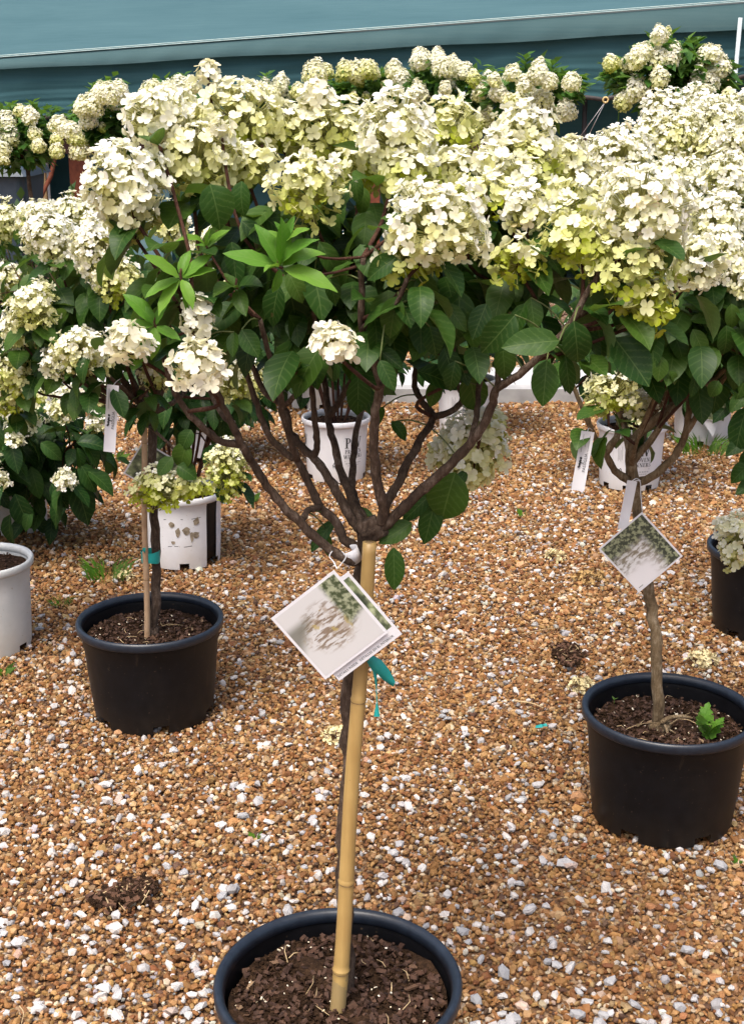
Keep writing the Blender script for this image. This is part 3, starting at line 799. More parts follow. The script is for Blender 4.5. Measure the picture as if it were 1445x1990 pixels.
        if twigs.v: ob('twigs', twigs.mesh('twigs', s.base), BARK_R, s.root)

def limbs_auto(pl, fork, heads, k, r0, mat=BARK, drop=0.12):
    """main limbs from the fork to groups of heads (grouped by bearing)"""
    hs = sorted(heads, key=lambda h: math.atan2(h[0].y - fork.y, h[0].x - fork.x))
    for i in range(k):
        grp = hs[i * len(hs) // k:(i + 1) * len(hs) // k]
        if not grp: continue
        c = sum((h[0] for h in grp), Vector()) / len(grp)
        e = fork.lerp(c, 0.78) - Vector((0, 0, drop * 0.6))
        m = fork.lerp(e, 0.45) + Vector((random.gauss(0, .015), random.gauss(0, .015), -0.15 * abs(e.z - fork.z)))
        p = pl.branch([fork, m, e], r0, r0 * 0.5, mat)
        for g in grp[::2]:
            j = p[int(len(p) * 0.55)]
            pl.branch([j, j.lerp(g[0], 0.5) + Vector((0, 0, -0.03)), g[0].lerp(j, 0.25) - Vector((0, 0, 0.04))], r0 * 0.5, r0 * 0.3, BARK_R)

# ------------------------------------------------------------------ pots
SEG = 96
def soil_disc(r_, z, name='soil', amp=0.012, seed=0):
    mb = MB(); nr, ns = 14, 48; r2 = np.random.default_rng(seed); ph = r2.uniform(0, 6, 6)
    def hz(x, y):
        return z + amp * (0.6 * math.sin(x * 31 + ph[0]) * math.sin(y * 27 + ph[1]) + 0.5 * math.sin(x * 67 + y * 41 + ph[2]) + 0.25 * math.sin(y * 97 + ph[3])) * 0.6 + r2.uniform(-.2, .2) * amp
    vs = [(0, 0, hz(0, 0))]
    for i in range(1, nr + 1):
        for k in range(ns):
            a = 2 * math.pi * k / ns; rr = r_ * i / nr; vs.append((rr * math.cos(a), rr * math.sin(a), hz(rr * math.cos(a), rr * math.sin(a))))
    fs = [(0, 1 + k, 1 + (k + 1) % ns) for k in range(ns)]
    for i in range(nr - 1):
        for k in range(ns):
            a = 1 + i * ns; k2 = (k + 1) % ns
            fs.append((a + k, a + ns + k, a + ns + k2, a + k2))
    mb.add(vs, fs); return mb.mesh(name)
def chip_mesh(seed):
    r2 = np.random.default_rng(seed); bm = bmesh.new(); bmesh.ops.create_cube(bm, size=1.0)
    for v in bm.verts: v.co = Vector((v.co.x * r2.uniform(.5, 1.1), v.co.y * r2.uniform(.35, 1.1), v.co.z * r2.uniform(.5, 1.1)))
    me = bpy.data.meshes.new('bark_chip'); bm.to_mesh(me); bm.free(); me.materials.append(CHIP); me.update(); return me
CHIPS = [chip_mesh(i) for i in range(3)]
for i in range(4):
    me = stone_mesh('bark_chip', 700 + i, .5); me.transform(Matrix.Scale(.6, 4)); me.materials.append(CHIP); CHIPS.append(me)
def crumbs(r_, z, n, name, mat, s0, s1, par, seed=3):
    r2 = random.Random(seed); mb = MB()
    for _ in range(n):
        a = r2.uniform(0, 6.28); d = r_ * math.sqrt(r2.random()) * 0.97; s = r2.uniform(s0, s1)
        rot = Euler((r2.gauss(0, .5), r2.gauss(0, .5), r2.uniform(0, 6))).to_matrix()
        mb.box((d * math.cos(a), d * math.sin(a), z + r2.uniform(0, .006)), (s * r2.uniform(.8, 2.4), s, s * r2.uniform(.4, .9)), rot)
    return stuff(ob(name, mb.mesh(name, smooth=False), mat, par))
PERL = simple('perlite', (0.55, 0.45, 0.28), (0.75, 0.70, 0.6), 90, 0.9, 0)
STRAW = simple('straw', (0.30, 0.20, 0.10), (0.48, 0.36, 0.2), 50, 0.9, 0)

def make_pot(label, cx, cy, rt, rb, h, body_m, rim_m, cat='plant pot', group=None, name='plant_pot', lip=0.012, soil_dz=0.05, chips=0, seed=0, notches=6, gap=None, rot=0.0, inner_m=None, ground_z=0.0, tilt=None):
    t = thing(name, label, cat, (cx, cy, ground_z + 0.012), group)
    th = 0.0035; nz = 0.022
    prof = [(rb * 0.985, 0.0), (rb, nz), (rb + (rt - lip - rb) * 0.30, h * 0.30), (rb + (rt - lip - rb) * 0.7, h * 0.70), (rt - lip, h * 0.86), (rt - lip * 0.85, h * 0.875), (rt - lip * 0.8, h - 0.022)]
    nk = [int(SEG * (q + 0.5) / notches + rot * SEG) % SEG for q in range(notches)]
    wn_ = 4
    def skip(i, k):
        if i == 0 and any((k - q) % SEG < wn_ for q in nk): return True
        if gap and i < 6 and gap[0] <= k < gap[1]: return True
        return False
    mb = MB(); mb.lathe(prof, SEG, skip=skip); ob('wall', mb.mesh('wall'), body_m, t)
    inn = [(rb * 0.955 - th, nz * 1.15)] + [(r_ - th, z) for r_, z in prof[2:]]
    # inner face with fine ribs below the lip
    top = inn[-1]; ribs = []
    for k in range(5):
        z = top[1] - 0.002 - k * 0.008; r_ = top[0] - 0.0012 * (k % 2) - 0.0006 * k; ribs.append((r_, z))
    ribs = ribs[::-1]
    inner_prof = [(0.001, nz), ] + [p for p in inn[:-1] if p[1] < ribs[0][1] - 0.004] + ribs
    mb = MB(); mb.lathe(inner_prof, SEG); ob('inner_wall', mb.mesh('inner_wall'), inner_m or body_m, t)
    rl = [(rt - lip * 0.8 - th - 0.004, h - 0.020), (rt - lip * 0.8 - th - 0.001, h - 0.005), (rt - lip * 0.55, h), (rt - 0.003, h - 0.001), (rt, h - 0.006), (rt - 0.001, h - 0.020), (rt - 0.004, h - 0.024), (rt - lip * 0.8, h - 0.0235)]
    mb = MB(); mb.lathe(rl, SEG, close=True); ob('rim', mb.mesh('rim'), rim_m, t)
    sz = h - soil_dz; sr = rb + (rt - lip - rb) * sz / h - th - 0.003
    so = ob('soil', soil_disc(sr, sz, seed=seed), SOIL, t)
    if chips:
        r2 = random.Random(seed + 9)
        for _ in range(min(chips, 280)):
            a = r2.uniform(0, 6.28); d = sr * math.sqrt(r2.random()) * 0.95; s = r2.uniform(0.008, 0.020)
            o = ob('bark_chip', r2.choice(CHIPS), None, so, (d * math.cos(a), d * math.sin(a), sz + r2.uniform(0.001, .007)))
            o.scale = (s * r2.uniform(.9, 1.7), s * r2.uniform(.4, .75), s * .22); o.rotation_euler = (r2.gauss(0, .45), r2.gauss(0, .45), r2.uniform(0, 6))
    crumbs(sr, sz, int(2200 * (sr / 0.17) ** 2) if chips else 260, 'soil_crumbs', CHIP if not chips else SOIL, 0.002, 0.0052, so, seed)
    if chips:
        crumbs(sr, sz + 0.003, 520, 'bark_fines', simple('bark_fines', (0.025, 0.012, 0.008), (0.085, 0.042, 0.024), 70, 0.9, 0.2), 0.003, 0.007, so, seed + 4)
        crumbs(sr, sz + 0.004, 60, 'perlite_grains', PERL, 0.0015, 0.0028, so, seed + 1)
        mb = MB(); r2 = random.Random(seed + 5)
        for _ in range(14):
            a = r2.uniform(0, 6.28); d = sr * math.sqrt(r2.random()) * .8; b_ = r2.uniform(0, 6.28); L = r2.uniform(.015, .045)
            p0 = Vector((d * math.cos(a), d * math.sin(a), sz + .008)); p1 = p0 + Vector((L * math.cos(b_), L * math.sin(b_), r2.uniform(-.003, .008)))
            mb.tube([p0, p0.lerp(p1, .5) + Vector((r2.gauss(0, .003), r2.gauss(0, .003), .003)), p1], r2.uniform(.0005, .0011), 5)
        stuff(ob('straw_bits', mb.mesh('straw_bits'), STRAW, so))
    return t, sz + ground_z + 0.012, (lambda z: rb + (rt - lip - rb) * min(1, z / (h * 0.86)))

FP = (-0.052, 1.745)
pot_front, FZ, _ = make_pot('black pot of bark soil holding the tree with the thick bamboo stake', FP[0], FP[1], 0.190, 0.158, 0.262, POT_BLACK, RIM_BLACK, chips=270, seed=1, soil_dz=0.042)
lp = (-0.575, 3.235); pot_left, LZ, _ = make_pot('black pot under the tree tied to a thin stake with teal tape', lp[0], lp[1], 0.190, 0.156, 0.262, POT_BLACK, RIM_BLACK, chips=110, seed=2, soil_dz=0.05, rot=0.03)
pot_left['label'] = 'black pot under the tree with the thin stake and teal tape band'
rp = (0.655, 2.70); pot_right, RZ, _ = make_pot('black pot with a small lobed green weed growing in its soil', rp[0], rp[1], 0.190, 0.158, 0.262, POT_BLACK, RIM_BLACK, chips=120, seed=3, soil_dz=0.055, rot=0.05)
dp = G(1512, 1262); dp = (dp.x, dp.y + 0.158); pot_d, DZ, _ = make_pot('black pot half hidden by a drooping cream flower head', dp[0], dp[1], 0.190, 0.156, 0.262, POT_BLACK, RIM_BLACK, chips=40, seed=4, soil_dz=0.05)
def fpot(px, py, rb): g = G(px, py); return (g.x, g.y + rb)
gp = fpot(-42, 1292, 0.122); pot_grey, HZ, _ = make_pot('pale grey pot with a dark drain notch, beside a yellow green weed', gp[0], gp[1], 0.147, 0.124, 0.272, POT_GREY, POT_GREY, seed=5, soil_dz=0.03)
pot_grey['label'] = 'plain pale grey pot with unprinted sides and bare dark soil'
LINER = POT_BLACK
s_ = fpot(350, 1114, 0.124); pot_s, SZ, s_r = make_pot('white pot with scuffed brown marks and a slit showing black lining', s_[0], s_[1], 0.147, 0.126, 0.255, POT_WHITE, POT_WHITE, seed=6, soil_dz=0.03, gap=(84, 90), inner_m=LINER)
whites = {}
for key, px, py, lab in (('p1', 652, 944, 'white printed pot seen between the staked tree\'s branches, bare soil showing'), ('p2', 906, 853, 'white printed pot just above the hanging white flower head'),
                         ('p3', 1231, 960, 'white printed pot directly behind the slim trunk with a square tag'), ('p4', 1372, 872, 'white pot by the grass tuft with a picture tag leaning on it'),
                         ('p5', 603, 800, 'white pot standing behind the white printed pot with bare soil'), ('p6', 402, 905, 'white pot standing behind the scuffed white pot'), ('p7', 12, 1048, 'white pot under the dark pointed-leaf shrub')):
    c = fpot(px, py, 0.122)
    whites[key] = (c,) + make_pot(lab, c[0], c[1], 0.147, 0.124, 0.262, POT_WHITE, POT_WHITE, seed=hash(key) % 50 if False else 20 + len(whites), soil_dz=0.03, notches=8, inner_m=POT_GREY)

# ------------------------------------------------------------------ lettering on the white pots
def stroke(a, b_, w):
    a, b_ = np.array(a), np.array(b_); d = b_ - a; n_ = np.array([-d[1], d[0]]) / (np.linalg.norm(d) + 1e-9) * w / 2
    return [a - n_, b_ - n_, b_ + n_, a + n_]
TK, TN = 0.17, 0.055
def ser(x, y, w=0.30): return stroke((x - w / 2, y), (x + w / 2, y), 0.05)
def arc(cx, cy, rx, ry, a0, a1, w0, w1, n=10):
    out = []
    for i in range(n):
        t0, t1 = a0 + (a1 - a0) * i / n, a0 + (a1 - a0) * (i + 1) / n
        def wd(t): return w0 + (w1 - w0) * abs(math.cos(t))
        q = []
        for t, sg in ((t0, 1), (t1, 1), (t1, -1), (t0, -1)):
            q.append(np.array([cx + (rx + sg * wd(t) / 2) * math.cos(t), cy + (ry + sg * TN / 2) * math.sin(t)]))
        out.append(q)
    return out
PIh = math.pi / 2
GLY = {
    'P': (0.72, [stroke((.2, .0), (.2, 1), TK), ser(.2, .02, .4), ser(.16, .98, .3)] + arc(.26, .73, .30, .25, -PIh, PIh, TN, TK)),
    'R': (0.80, [stroke((.2, .0), (.2, 1), TK), ser(.2, .02, .38), ser(.16, .98, .3), stroke((.34, .48), (.72, .0), TK * .9), ser(.74, .02, .18)] + arc(.26, .74, .28, .24, -PIh, PIh, TN, TK)),
    'O': (0.95, arc(.47, .5, .37, .47, 0, 2 * math.pi, TN, TK, 20)),
    'V': (0.85, [stroke((.12, 1), (.44, .0), TK), stroke((.44, .0), (.74, 1), TN * 1.3), ser(.12, .98), ser(.74, .98, .26)]),
    'E': (0.72, [stroke((.2, 0), (.2, 1), TK), stroke((.1, .025), (.64, .025), .06), stroke((.1, .975), (.6, .975), .06), stroke((.2, .52), (.5, .52), .06), stroke((.64, .0), (.64, .2), .05), stroke((.6, 1), (.6, .82), .05)]),
    'N': (0.95, [stroke((.18, 0), (.18, 1), TN * 1.3), stroke((.16, 1), (.76, 0), TK), stroke((.76, 0), (.76, 1), TN * 1.3), ser(.18, .02), ser(.12, .98, .24), ser(.76, .98)]),
    'W': (1.20, [stroke((.12, 1), (.38, 0), TK), stroke((.38, 0), (.62, .98), TN * 1.3), stroke((.58, .98), (.82, 0), TK), stroke((.82, 0), (1.08, 1), TN * 1.3), ser(.12, .98), ser(1.06, .98, .26), ser(.6, .98, .22)]),
    'I': (0.40, [stroke((.2, 0), (.2, 1), TK), ser(.2, .02, .36), ser(.2, .98, .36)]),
    'S': (0.66, arc(.33, .74, .22, .24, .25, 1.5 * math.pi, TK * .7, TN * 1.4) + arc(.33, .26, .23, .24, -math.pi * .95, PIh, TN * 1.4, TK)),
    '5': (0.6, [stroke((.15, 1), (.5, 1), .1), stroke((.15, 1), (.15, .55), .1)] + arc(.25, .32, .22, .28, -2.4, 1.6, .1, .1)),
}
def text2d(s_, h, sp=0.06):
    x = 0; qs = []
    for ch in s_:
        w, g = GLY[ch]; qs += [[(p[0] * h + x, p[1] * h) for p in q] for q in g]; x += (w + sp) * h
    return qs, x
def wrap(qs, rfun, ang, z0, lift=0.0007):
    mb = MB()
    for q in qs:
        vs = []
        for (u, v) in q:
            z = z0 + v; r_ = rfun(z) + lift; a = ang + u / 0.14
            vs.append((r_ * math.cos(a), r_ * math.sin(a), z))
        mb.add(vs, [(0, 1, 2, 3)])
    return mb
def centered(s_, h, y):
    qs, w = text2d(s_, h); return [[(p[0] - w / 2, p[1] + y) for p in q] for q in qs]
def pot_print(t, rfun, angs):
    for a in angs:
        aa = R(-90 + a)
        mk = [q for q in centered('PW', 0.044, 0.150)]
        o = ob('logo', wrap(mk, rfun, aa, 0).mesh('logo', smooth=False), INK, t)
        qs = centered('PROVEN', 0.0165, 0.126) + centered('WINNERS', 0.0165, 0.104) + [stroke((-.045, .094), (.045, .094), .0014)]
        ob('lettering', wrap(qs, rfun, aa, 0).mesh('lettering', smooth=False), INK, t)
        qs = [stroke((-.04 + .012 * k, .083), (-.032 + .012 * k, .083), .0045) for k in range(7)] + [stroke((-.03 + .009 * k, .073), (-.024 + .009 * k, .073), .003) for k in range(7)]
        ob('small_print', wrap(qs, rfun, aa, 0).mesh('small_print', smooth=False), INK_G, t)
        # recycling triangle with a 5, and a block of upright small print
        off = -0.088
        tri = [(-.013, .074), (.013, .074), (0, .096)]
        qs = [stroke((tri[i][0] + off, tri[i][1]), (tri[(i + 1) % 3][0] + off, tri[(i + 1) % 3][1]), .0028) for i in range(3)] + [[(p[0] + off - .0025, p[1] + .078) for p in q] for q in text2d('5', .008)[0]]
        qs += [stroke((off - .014, .068), (off + .014, .068), .0016)]
        ob('recycling_mark', wrap(qs, rfun, aa, 0).mesh('recycling_mark', smooth=False), INK, t)
        qs = [stroke((off - .012 + .006 * k, .125 + .006 * (k % 2)), (off - .012 + .006 * k, .19 - .008 * (k % 3)), .0018) for k in range(4)]
        ob('small_print', wrap(qs, rfun, aa, 0).mesh('small_print', smooth=False), INK_G, t)
def rf(t3): return t3[3]
pot_print(whites['p1'][1], rf(whites['p1']), (36, 36 - 118)); pot_print(whites['p2'][1], rf(whites['p2']), (8,))
pot_print(whites['p3'][1], rf(whites['p3']), (8, 8 - 105)); 
# scuff marks on the white pot
SCUFF = simple('scuff_brown', (0.10, 0.075, 0.045), (0.36, 0.30, 0.22), 60, 0.9, 0)
r2 = random.Random(4)
for (u, v, w, h_) in ((-.020, .165, .028, .022), (.0, .138, .018, .040), (.030, .142, .030, .034), (.062, .125, .034, .026), (.066, .172, .026, .036), (-.018, .10, .022, .014), (.048, .120, .014, .04)):
    ring = [(u + w / 2 * math.cos(a) * r2.uniform(.6, 1.1), v + h_ / 2 * math.sin(a) * r2.uniform(.6, 1.1)) for a in np.linspace(0, 6.28, 12)[:-1]]
    mb = MB(); vs = []
    for (uu, vv) in ring:
        r_ = s_r(vv) + .0008; a = R(-90) + uu / .135; vs.append((r_ * math.cos(a), r_ * math.sin(a), vv))
    mb.add(vs, [tuple(range(len(vs)))]); ob('scuff', mb.mesh('scuff', smooth=False), SCUFF, pot_s)
mb = MB()
for v, a0, a1 in ((.182, -.05, .02), (.183, .05, .085), (.085, -.04, .0), (.084, .02, .05)):
    qs = [stroke((a0, v), (a1, v + .002), .002)]; m_ = wrap(qs, s_r, R(-90), 0); mb.add(m_.v, m_.f)
ob('scratches', mb.mesh('scratches', smooth=False), INK, pot_s)

# ------------------------------------------------------------------ A: the staked tree in front
A = Plant('hydrangea_tree', 'standard hydrangea tree tied to a thick yellow bamboo stake, white and lime flowers', (FP[0] + 0.012, FP[1] + 0.028, FZ))
T0 = P(675, 1975, 1.775); T0.z = FZ - 0.02
AY = 1.80
fork = P(714, 1035, AY)
A.branch([T0, P(668, 1700, 1.785), P(676, 1500, 1.79), P(683, 1330, 1.795), P(696, 1180, 1.80), P(706, 1080, AY), fork + Vector((0, 0, .02))], 0.0125, 0.0125, BARK, 'trunk', 12, 6, 0.05, False, 0.07)
mb = MB()    # swollen graft knot where the limbs leave
bm = bmesh.new(); bmesh.ops.create_icosphere(bm, subdivisions=3, radius=1)
for v in bm.verts:
    n_ = 1 + 0.16 * math.sin(v.co.x * 5 + 1) * math.sin(v.co.z * 6) + 0.1 * math.sin(v.co.y * 9 + v.co.x * 4) + random.uniform(-.03, .03)
    v.co = Vector((v.co.x * 0.023, v.co.y * 0.018, v.co.z * 0.015)) * n_ + P(722, 1030, AY) - A.base
me = bpy.data.meshes.new('graft_knot'); bm.to_mesh(me); bm.free(); me.polygons.foreach_set('use_smooth', [True] * len(me.polygons)); ob('graft_knot', me, BARK, A.root)
def pp(lst, y0=AY, y1=AY): 
    n_ = len(lst); return [P(x, y_, y0 + (y1 - y0) * i / (n_ - 1)) for i, (x, y_) in enumerate(lst)]
LB = [
    ([(700, 1090), (675, 1088), (627, 1057), (586, 1018), (552, 985), (520, 945), (486, 894), (470, 866), (430, 858), (389, 825), (356, 789), (331, 736), (318, 690)], -0.02, -0.13, .0085, .0045),
    ([(486, 894), (462, 850), (440, 800), (418, 750), (395, 690), (372, 640)], -.08, -.14, .006, .004),
    ([(470, 866), (452, 828), (425, 795), (408, 760), (388, 728)], -.08, -.02, .006, .004),
    ([(690, 1062), (669, 1048), (652, 1013), (622, 985), (605, 949), (577, 894), (560, 886), (525, 850), (505, 805), (484, 740), (470, 680)], 0, .03, .0085, .0045),
    ([(577, 894), (563, 850), (548, 800), (540, 740), (520, 680), (505, 620)], .0, -.08, .006, .004),
    ([(622, 985), (597, 993), (586, 1018)], .0, -.04, .005, .006),
    ([(705, 1030), (685, 1013), (660, 966), (633, 921), (611, 891), (583, 866), (563, 833), (550, 791), (514, 761), (486, 705), (470, 640)], 0, .12, .009, .0045),
    ([(611, 891), (616, 866), (613, 833), (610, 790), (604, 740), (590, 680), (575, 630)], .05, .0, .006, .004),
    ([(550, 791), (570, 770), (590, 735), (600, 690), (612, 640), (606, 580)], .08, -.04, .005, .0035),
    ([(708, 1025), (694, 1002), (677, 955), (660, 908), (647, 855), (638, 811), (633, 755), (620, 690), (612, 620)], 0, .18, .0085, .0045),
    ([(638, 811), (666, 769), (690, 720), (704, 660), (700, 590)], .1, .12, .006, .004),
    ([(712, 1020), (690, 975), (683, 940), (686, 894), (691, 838), (707, 783), (716, 720), (720, 640)], .02, .2, .0075, .004),
    ([(735, 1025), (746, 993), (733, 935), (727, 871), (730, 797), (738, 747), (722, 690), (703, 640), (702, 560), (705, 500)], 0, -.12, .0095, .0045),
    ([(703, 640), (735, 612), (770, 590), (790, 540)], -.1, -.16, .0042, .003),
    ([(740, 1022), (752, 977), (771, 941), (796, 891), (821, 847), (840, 811), (816, 775), (805, 741), (812, 690), (800, 620)], 0, .15, .009, .004),
    ([(840, 811), (874, 800), (899, 775), (885, 740), (880, 680), (900, 610)], .08, .12, .006, .004),
    ([(735, 1030), (769, 1002), (805, 966), (846, 930), (879, 899), (912, 863), (937, 830), (957, 783), (965, 755), (998, 736), (1040, 700), (1087, 655), (1114, 619), (1140, 570), (1170, 520)], 0, -.12, .0095, .0045),
    ([(912, 863), (924, 819), (929, 777), (935, 720), (950, 650), (985, 590)], -.04, .06, .0055, .0035),
    ([(965, 755), (970, 700), (1000, 640), (1020, 580), (1040, 530)], -.06, .0, .005, .0035),
    ([(1114, 619), (1150, 600), (1190, 588), (1225, 560)], -.1, -.05, .0045, .003),
]
for i, (pts, a, b_, r0, r1) in enumerate(LB):
    A.branch(pp(pts, AY + a, AY + b_), r0 * .84, r1 * .8, BARK if i < 20 else BARK_R, 'branch', 9, 4)
# heads: px, py, rx, ry, depth, green, loose
AH = [(300, 222, 64, 52, 0.00, .00, 0), (372, 300, 105, 80, .02, .34, .1), (462, 225, 88, 78, .12, .40, .1), (242, 352, 88, 82, -.06, .06, 0), (255, 425, 60, 42, -.02, .48, .3), (480, 320, 66, 50, .06, .38, .3),
      (650, 255, 108, 66, .16, .48, .2), (598, 362, 84, 72, -.04, .42, .7), (772, 262, 92, 84, .02, .12, .1), (800, 335, 72, 46, -.02, .52, .3), (868, 255, 64, 70, .12, .54, .3),
      (848, 432, 108, 86, -.13, .10, .1), (800, 500, 78, 46, -.12, .60, .9), (1018, 250, 64, 52, .14, .05, .1), (955, 315, 48, 44, .06, .08, .4), (1025, 310, 74, 52, .12, .58, .2), (945, 378, 88, 42, .02, .54, .5),
      (1024, 402, 52, 50, -.04, .04, .1), (1008, 505, 64, 46, -.08, .64, .9), (1252, 402, 92, 84, -.10, .04, 0), (1130, 462, 92, 66, -.08, .60, .4), (1225, 520, 92, 76, -.11, .64, .3), (1262, 590, 56, 56, -.12, .72, .5),
      (1105, 390, 64, 48, .02, .44, .4), (1100, 310, 55, 44, .18, .20, .1), (700, 320, 60, 46, .10, .5, .3), (880, 330, 56, 44, .06, .28, .4), (1180, 440, 62, 60, .0, .30, .2), (355, 215, 45, 42, .14, .15, .1),
      (1350, 510, 56, 52, -.02, .12, .2), (545, 255, 62, 50, .14, .48, .3), (1020, 345, 60, 40, .04, .3, .4), (905, 450, 40, 38, -.05, .25, .3)]
for (px, py, rx, ry, dy, g, lo) in AH:
    Y = AY + dy; c = P(px, py, Y)
    out = Vector((c.x - fork.x, c.y - fork.y, 0)); axis = Vector((out.x * 0.7, out.y * 0.5 - .1, 0.7))
    A.head(c, M(rx, Y) * 0.88, M(ry, Y) * 0.90, g + .03, 0, fl=0.0096, loose=lo, dens=0.92 - 0.25 * lo, axis=axis, pinch=0.15)
for (px, py, rx, ry, dy, n1) in ((404, 142, 24, 22, .12, 12), (615, 190, 30, 30, .14, 16), (386, 612, 34, 42, -.15, 22), (386, 706, 56, 46, -.20, 40), (648, 664, 42, 36, -.22, 26), (248, 664, 44, 38, -.17, 26), (935, 708, 20, 17, -.02, 5), (960, 275, 22, 20, .1, 6), (430, 250, 24, 20, .0, 6)):
    Y = AY + dy; A.head(P(px, py, Y), M(rx, Y), M(ry, Y), 0.02, 0, fl=0.0105, dens=1.0, loose=.3, singles=n1, leaves=False)
# the big head hanging below the right-hand limb
cY = AY + .10; c = P(915, 878, cY)
A.head(c, M(66, cY), M(86, cY), .26, 0, fl=0.0100, dens=1.15, axis=(-.28, 0, -1), pinch=.35, src=P(950, 790, AY - .05), down=True, leaves=False)
A.head(P(868, 880, cY + .03), M(38, cY), M(44, cY), .2, 0, fl=0.0100, dens=1.1, stem=False)
A.head(P(958, 828, cY + .02), M(26, cY), M(34, cY), .75, 0, fl=0.010, dens=1.0, stem=False)
# leaves one can pick out: base px, tip px, depth, width, normal tilt
AL = [(408, 358, 436, 442, -.13, 1.2), (470, 352, 462, 418, -.08, 1.0), (1114, 624, 1128, 716, -.16, 1.1), (1086, 662, 982, 668, -.15, .85), (1000, 612, 938, 688, -.13, 1.0), (945, 590, 918, 655, -.11, 1.0), (834, 634, 850, 690, -.13, 1.05),
      (772, 575, 752, 658, -.14, .85), (806, 545, 800, 622, -.12, .8), (738, 700, 766, 756, -.16, .9), (1062, 700, 1054, 786, -.13, .95), (1098, 690, 1106, 770, -.10, .6), (1030, 578, 1040, 640, -.08, 1.0), (884, 702, 870, 764, -.10, .95),
      (975, 672, 985, 738, -.08, 1.0), (730, 676, 780, 712, -.12, .8), (770, 500, 712, 536, -.14, .9), (620, 470, 665, 540, -.06, .8), (690, 340, 692, 392, -.02, .9), (708, 365, 702, 418, .0, .9), (500, 415, 560, 450, -.03, .8), (470, 430, 520, 470, -.05, .8),
      (640, 540, 655, 590, -.09, 1.0), (470, 640, 500, 690, -.13, 1.0), (455, 645, 450, 690, -.13, .9), (560, 530, 590, 585, -.08, .9), (450, 470, 460, 535, -.05, 1.0), (530, 370, 560, 400, .02, .7), (865, 590, 905, 640, -.10, .8),
      (850, 590, 822, 602, -.10, .8), (1075, 430, 1040, 462, -.02, .9), (1200, 590, 1215, 645, -.06, .9), (1160, 630, 1172, 700, -.04, .9), (700, 740, 690, 790, .0, .9), (850, 740, 835, 790, .04, .9), (760, 820, 795, 850, .06, .8), (745, 790, 725, 830, .06, .8),
      (764, 1064, 768, 1146, -.04, .78), (884, 918, 852, 1018, .0, 1.25), (846, 968, 826, 1056, .02, .9), (838, 960, 782, 1010, .02, .8), (800, 1016, 738, 1052, .0, .9), (905, 915, 882, 950, .05, .9), (650, 1012, 602, 1068, .03, .6), (640, 1040, 632, 1085, .04, .6), (690, 990, 722, 1000, .04, .8)]
for (x0, y0, x1, y1, dy, w) in AL:
    a, b_ = P(x0, y0, AY + dy), P(x1, y1, AY + dy - .015)
    d = b_ - a; nrm = Vector((random.gauss(0, .15), -0.9, 0.55))
    A.leaf(a, d, nrm, d.length * 1.06, LV, width=w)
    if A.joints:      # petiole back to the nearest twig
        j = min(A.joints, key=lambda q: (q - a).length)
        if (j - a).length < .09 and (j - a).length > .004:
            mb = MB(); mb.tube(smooth_path([j, j.lerp(a, .5) + Vector((0, 0, .006)), a], 3), [.0012, .0010], 5); ob('petiole', mb.mesh('petiole', A.base), STEMG, A.root)
def shoot(pl, cx, cy, tips, Y, meshes=LVY, src=None, w=1.0):
    c = P(cx, cy, Y)
    for (x, y_) in tips:
        b_ = P(x, y_, Y - random.uniform(-.01, .035)); d = b_ - c
        pl.leaf(c + d * .06, d, Vector((random.gauss(0, .2), -.55, .8)), d.length * 1.05, meshes, width=w * random.uniform(.9, 1.2))
    j = src or min(pl.joints, key=lambda q: (q - c).length + (0.2 if q.z > c.z else 0))
    pl.branch([j, j.lerp(c, .5) + Vector((0, 0, -.01)), c, c + Vector((0, 0, .012))], .0020, .0014, BARK_R, 'shoot', 6, 3, 0, False)
shoot(A, 544, 520, [(447, 483), (645, 540), (511, 436), (606, 466), (536, 572), (512, 506), (585, 452), (556, 436)], AY - .16)
shoot(A, 553, 470, [(568, 424), (545, 432), (590, 440), (528, 445)], AY - .16)
shoot(A, 352, 541, [(294, 492), (410, 518), (283, 560), (376, 583), (362, 482), (402, 492), (305, 600), (385, 610)], AY - .16)
shoot(A, 302, 633, [(226, 634), (258, 566), (345, 652), (260, 706), (298, 692), (316, 590), (280, 590)], AY - .15)
shoot(A, 460, 560, [(402, 575), (496, 538), (474, 605), (440, 530), (420, 545)], AY - .13, LV, w=.85)
shoot(A, 575, 728, [(530, 738), (615, 736), (583, 702), (578, 700)], AY - .1, LV, w=.7)
shoot(A, 402, 480, [(366, 440), (432, 442), (402, 436), (378, 470)], AY - .06, LVY)
A.leafage(292, 0.074, LV, fork, .30)
A.foliage(300, .072, P(720, 560, AY + .06), (.34, .20, .13), LEAF)
A.foliage(120, .070, P(640, 430, AY + .10), (.34, .16, .10), LEAF)
print('A leaves', A.nleaf)

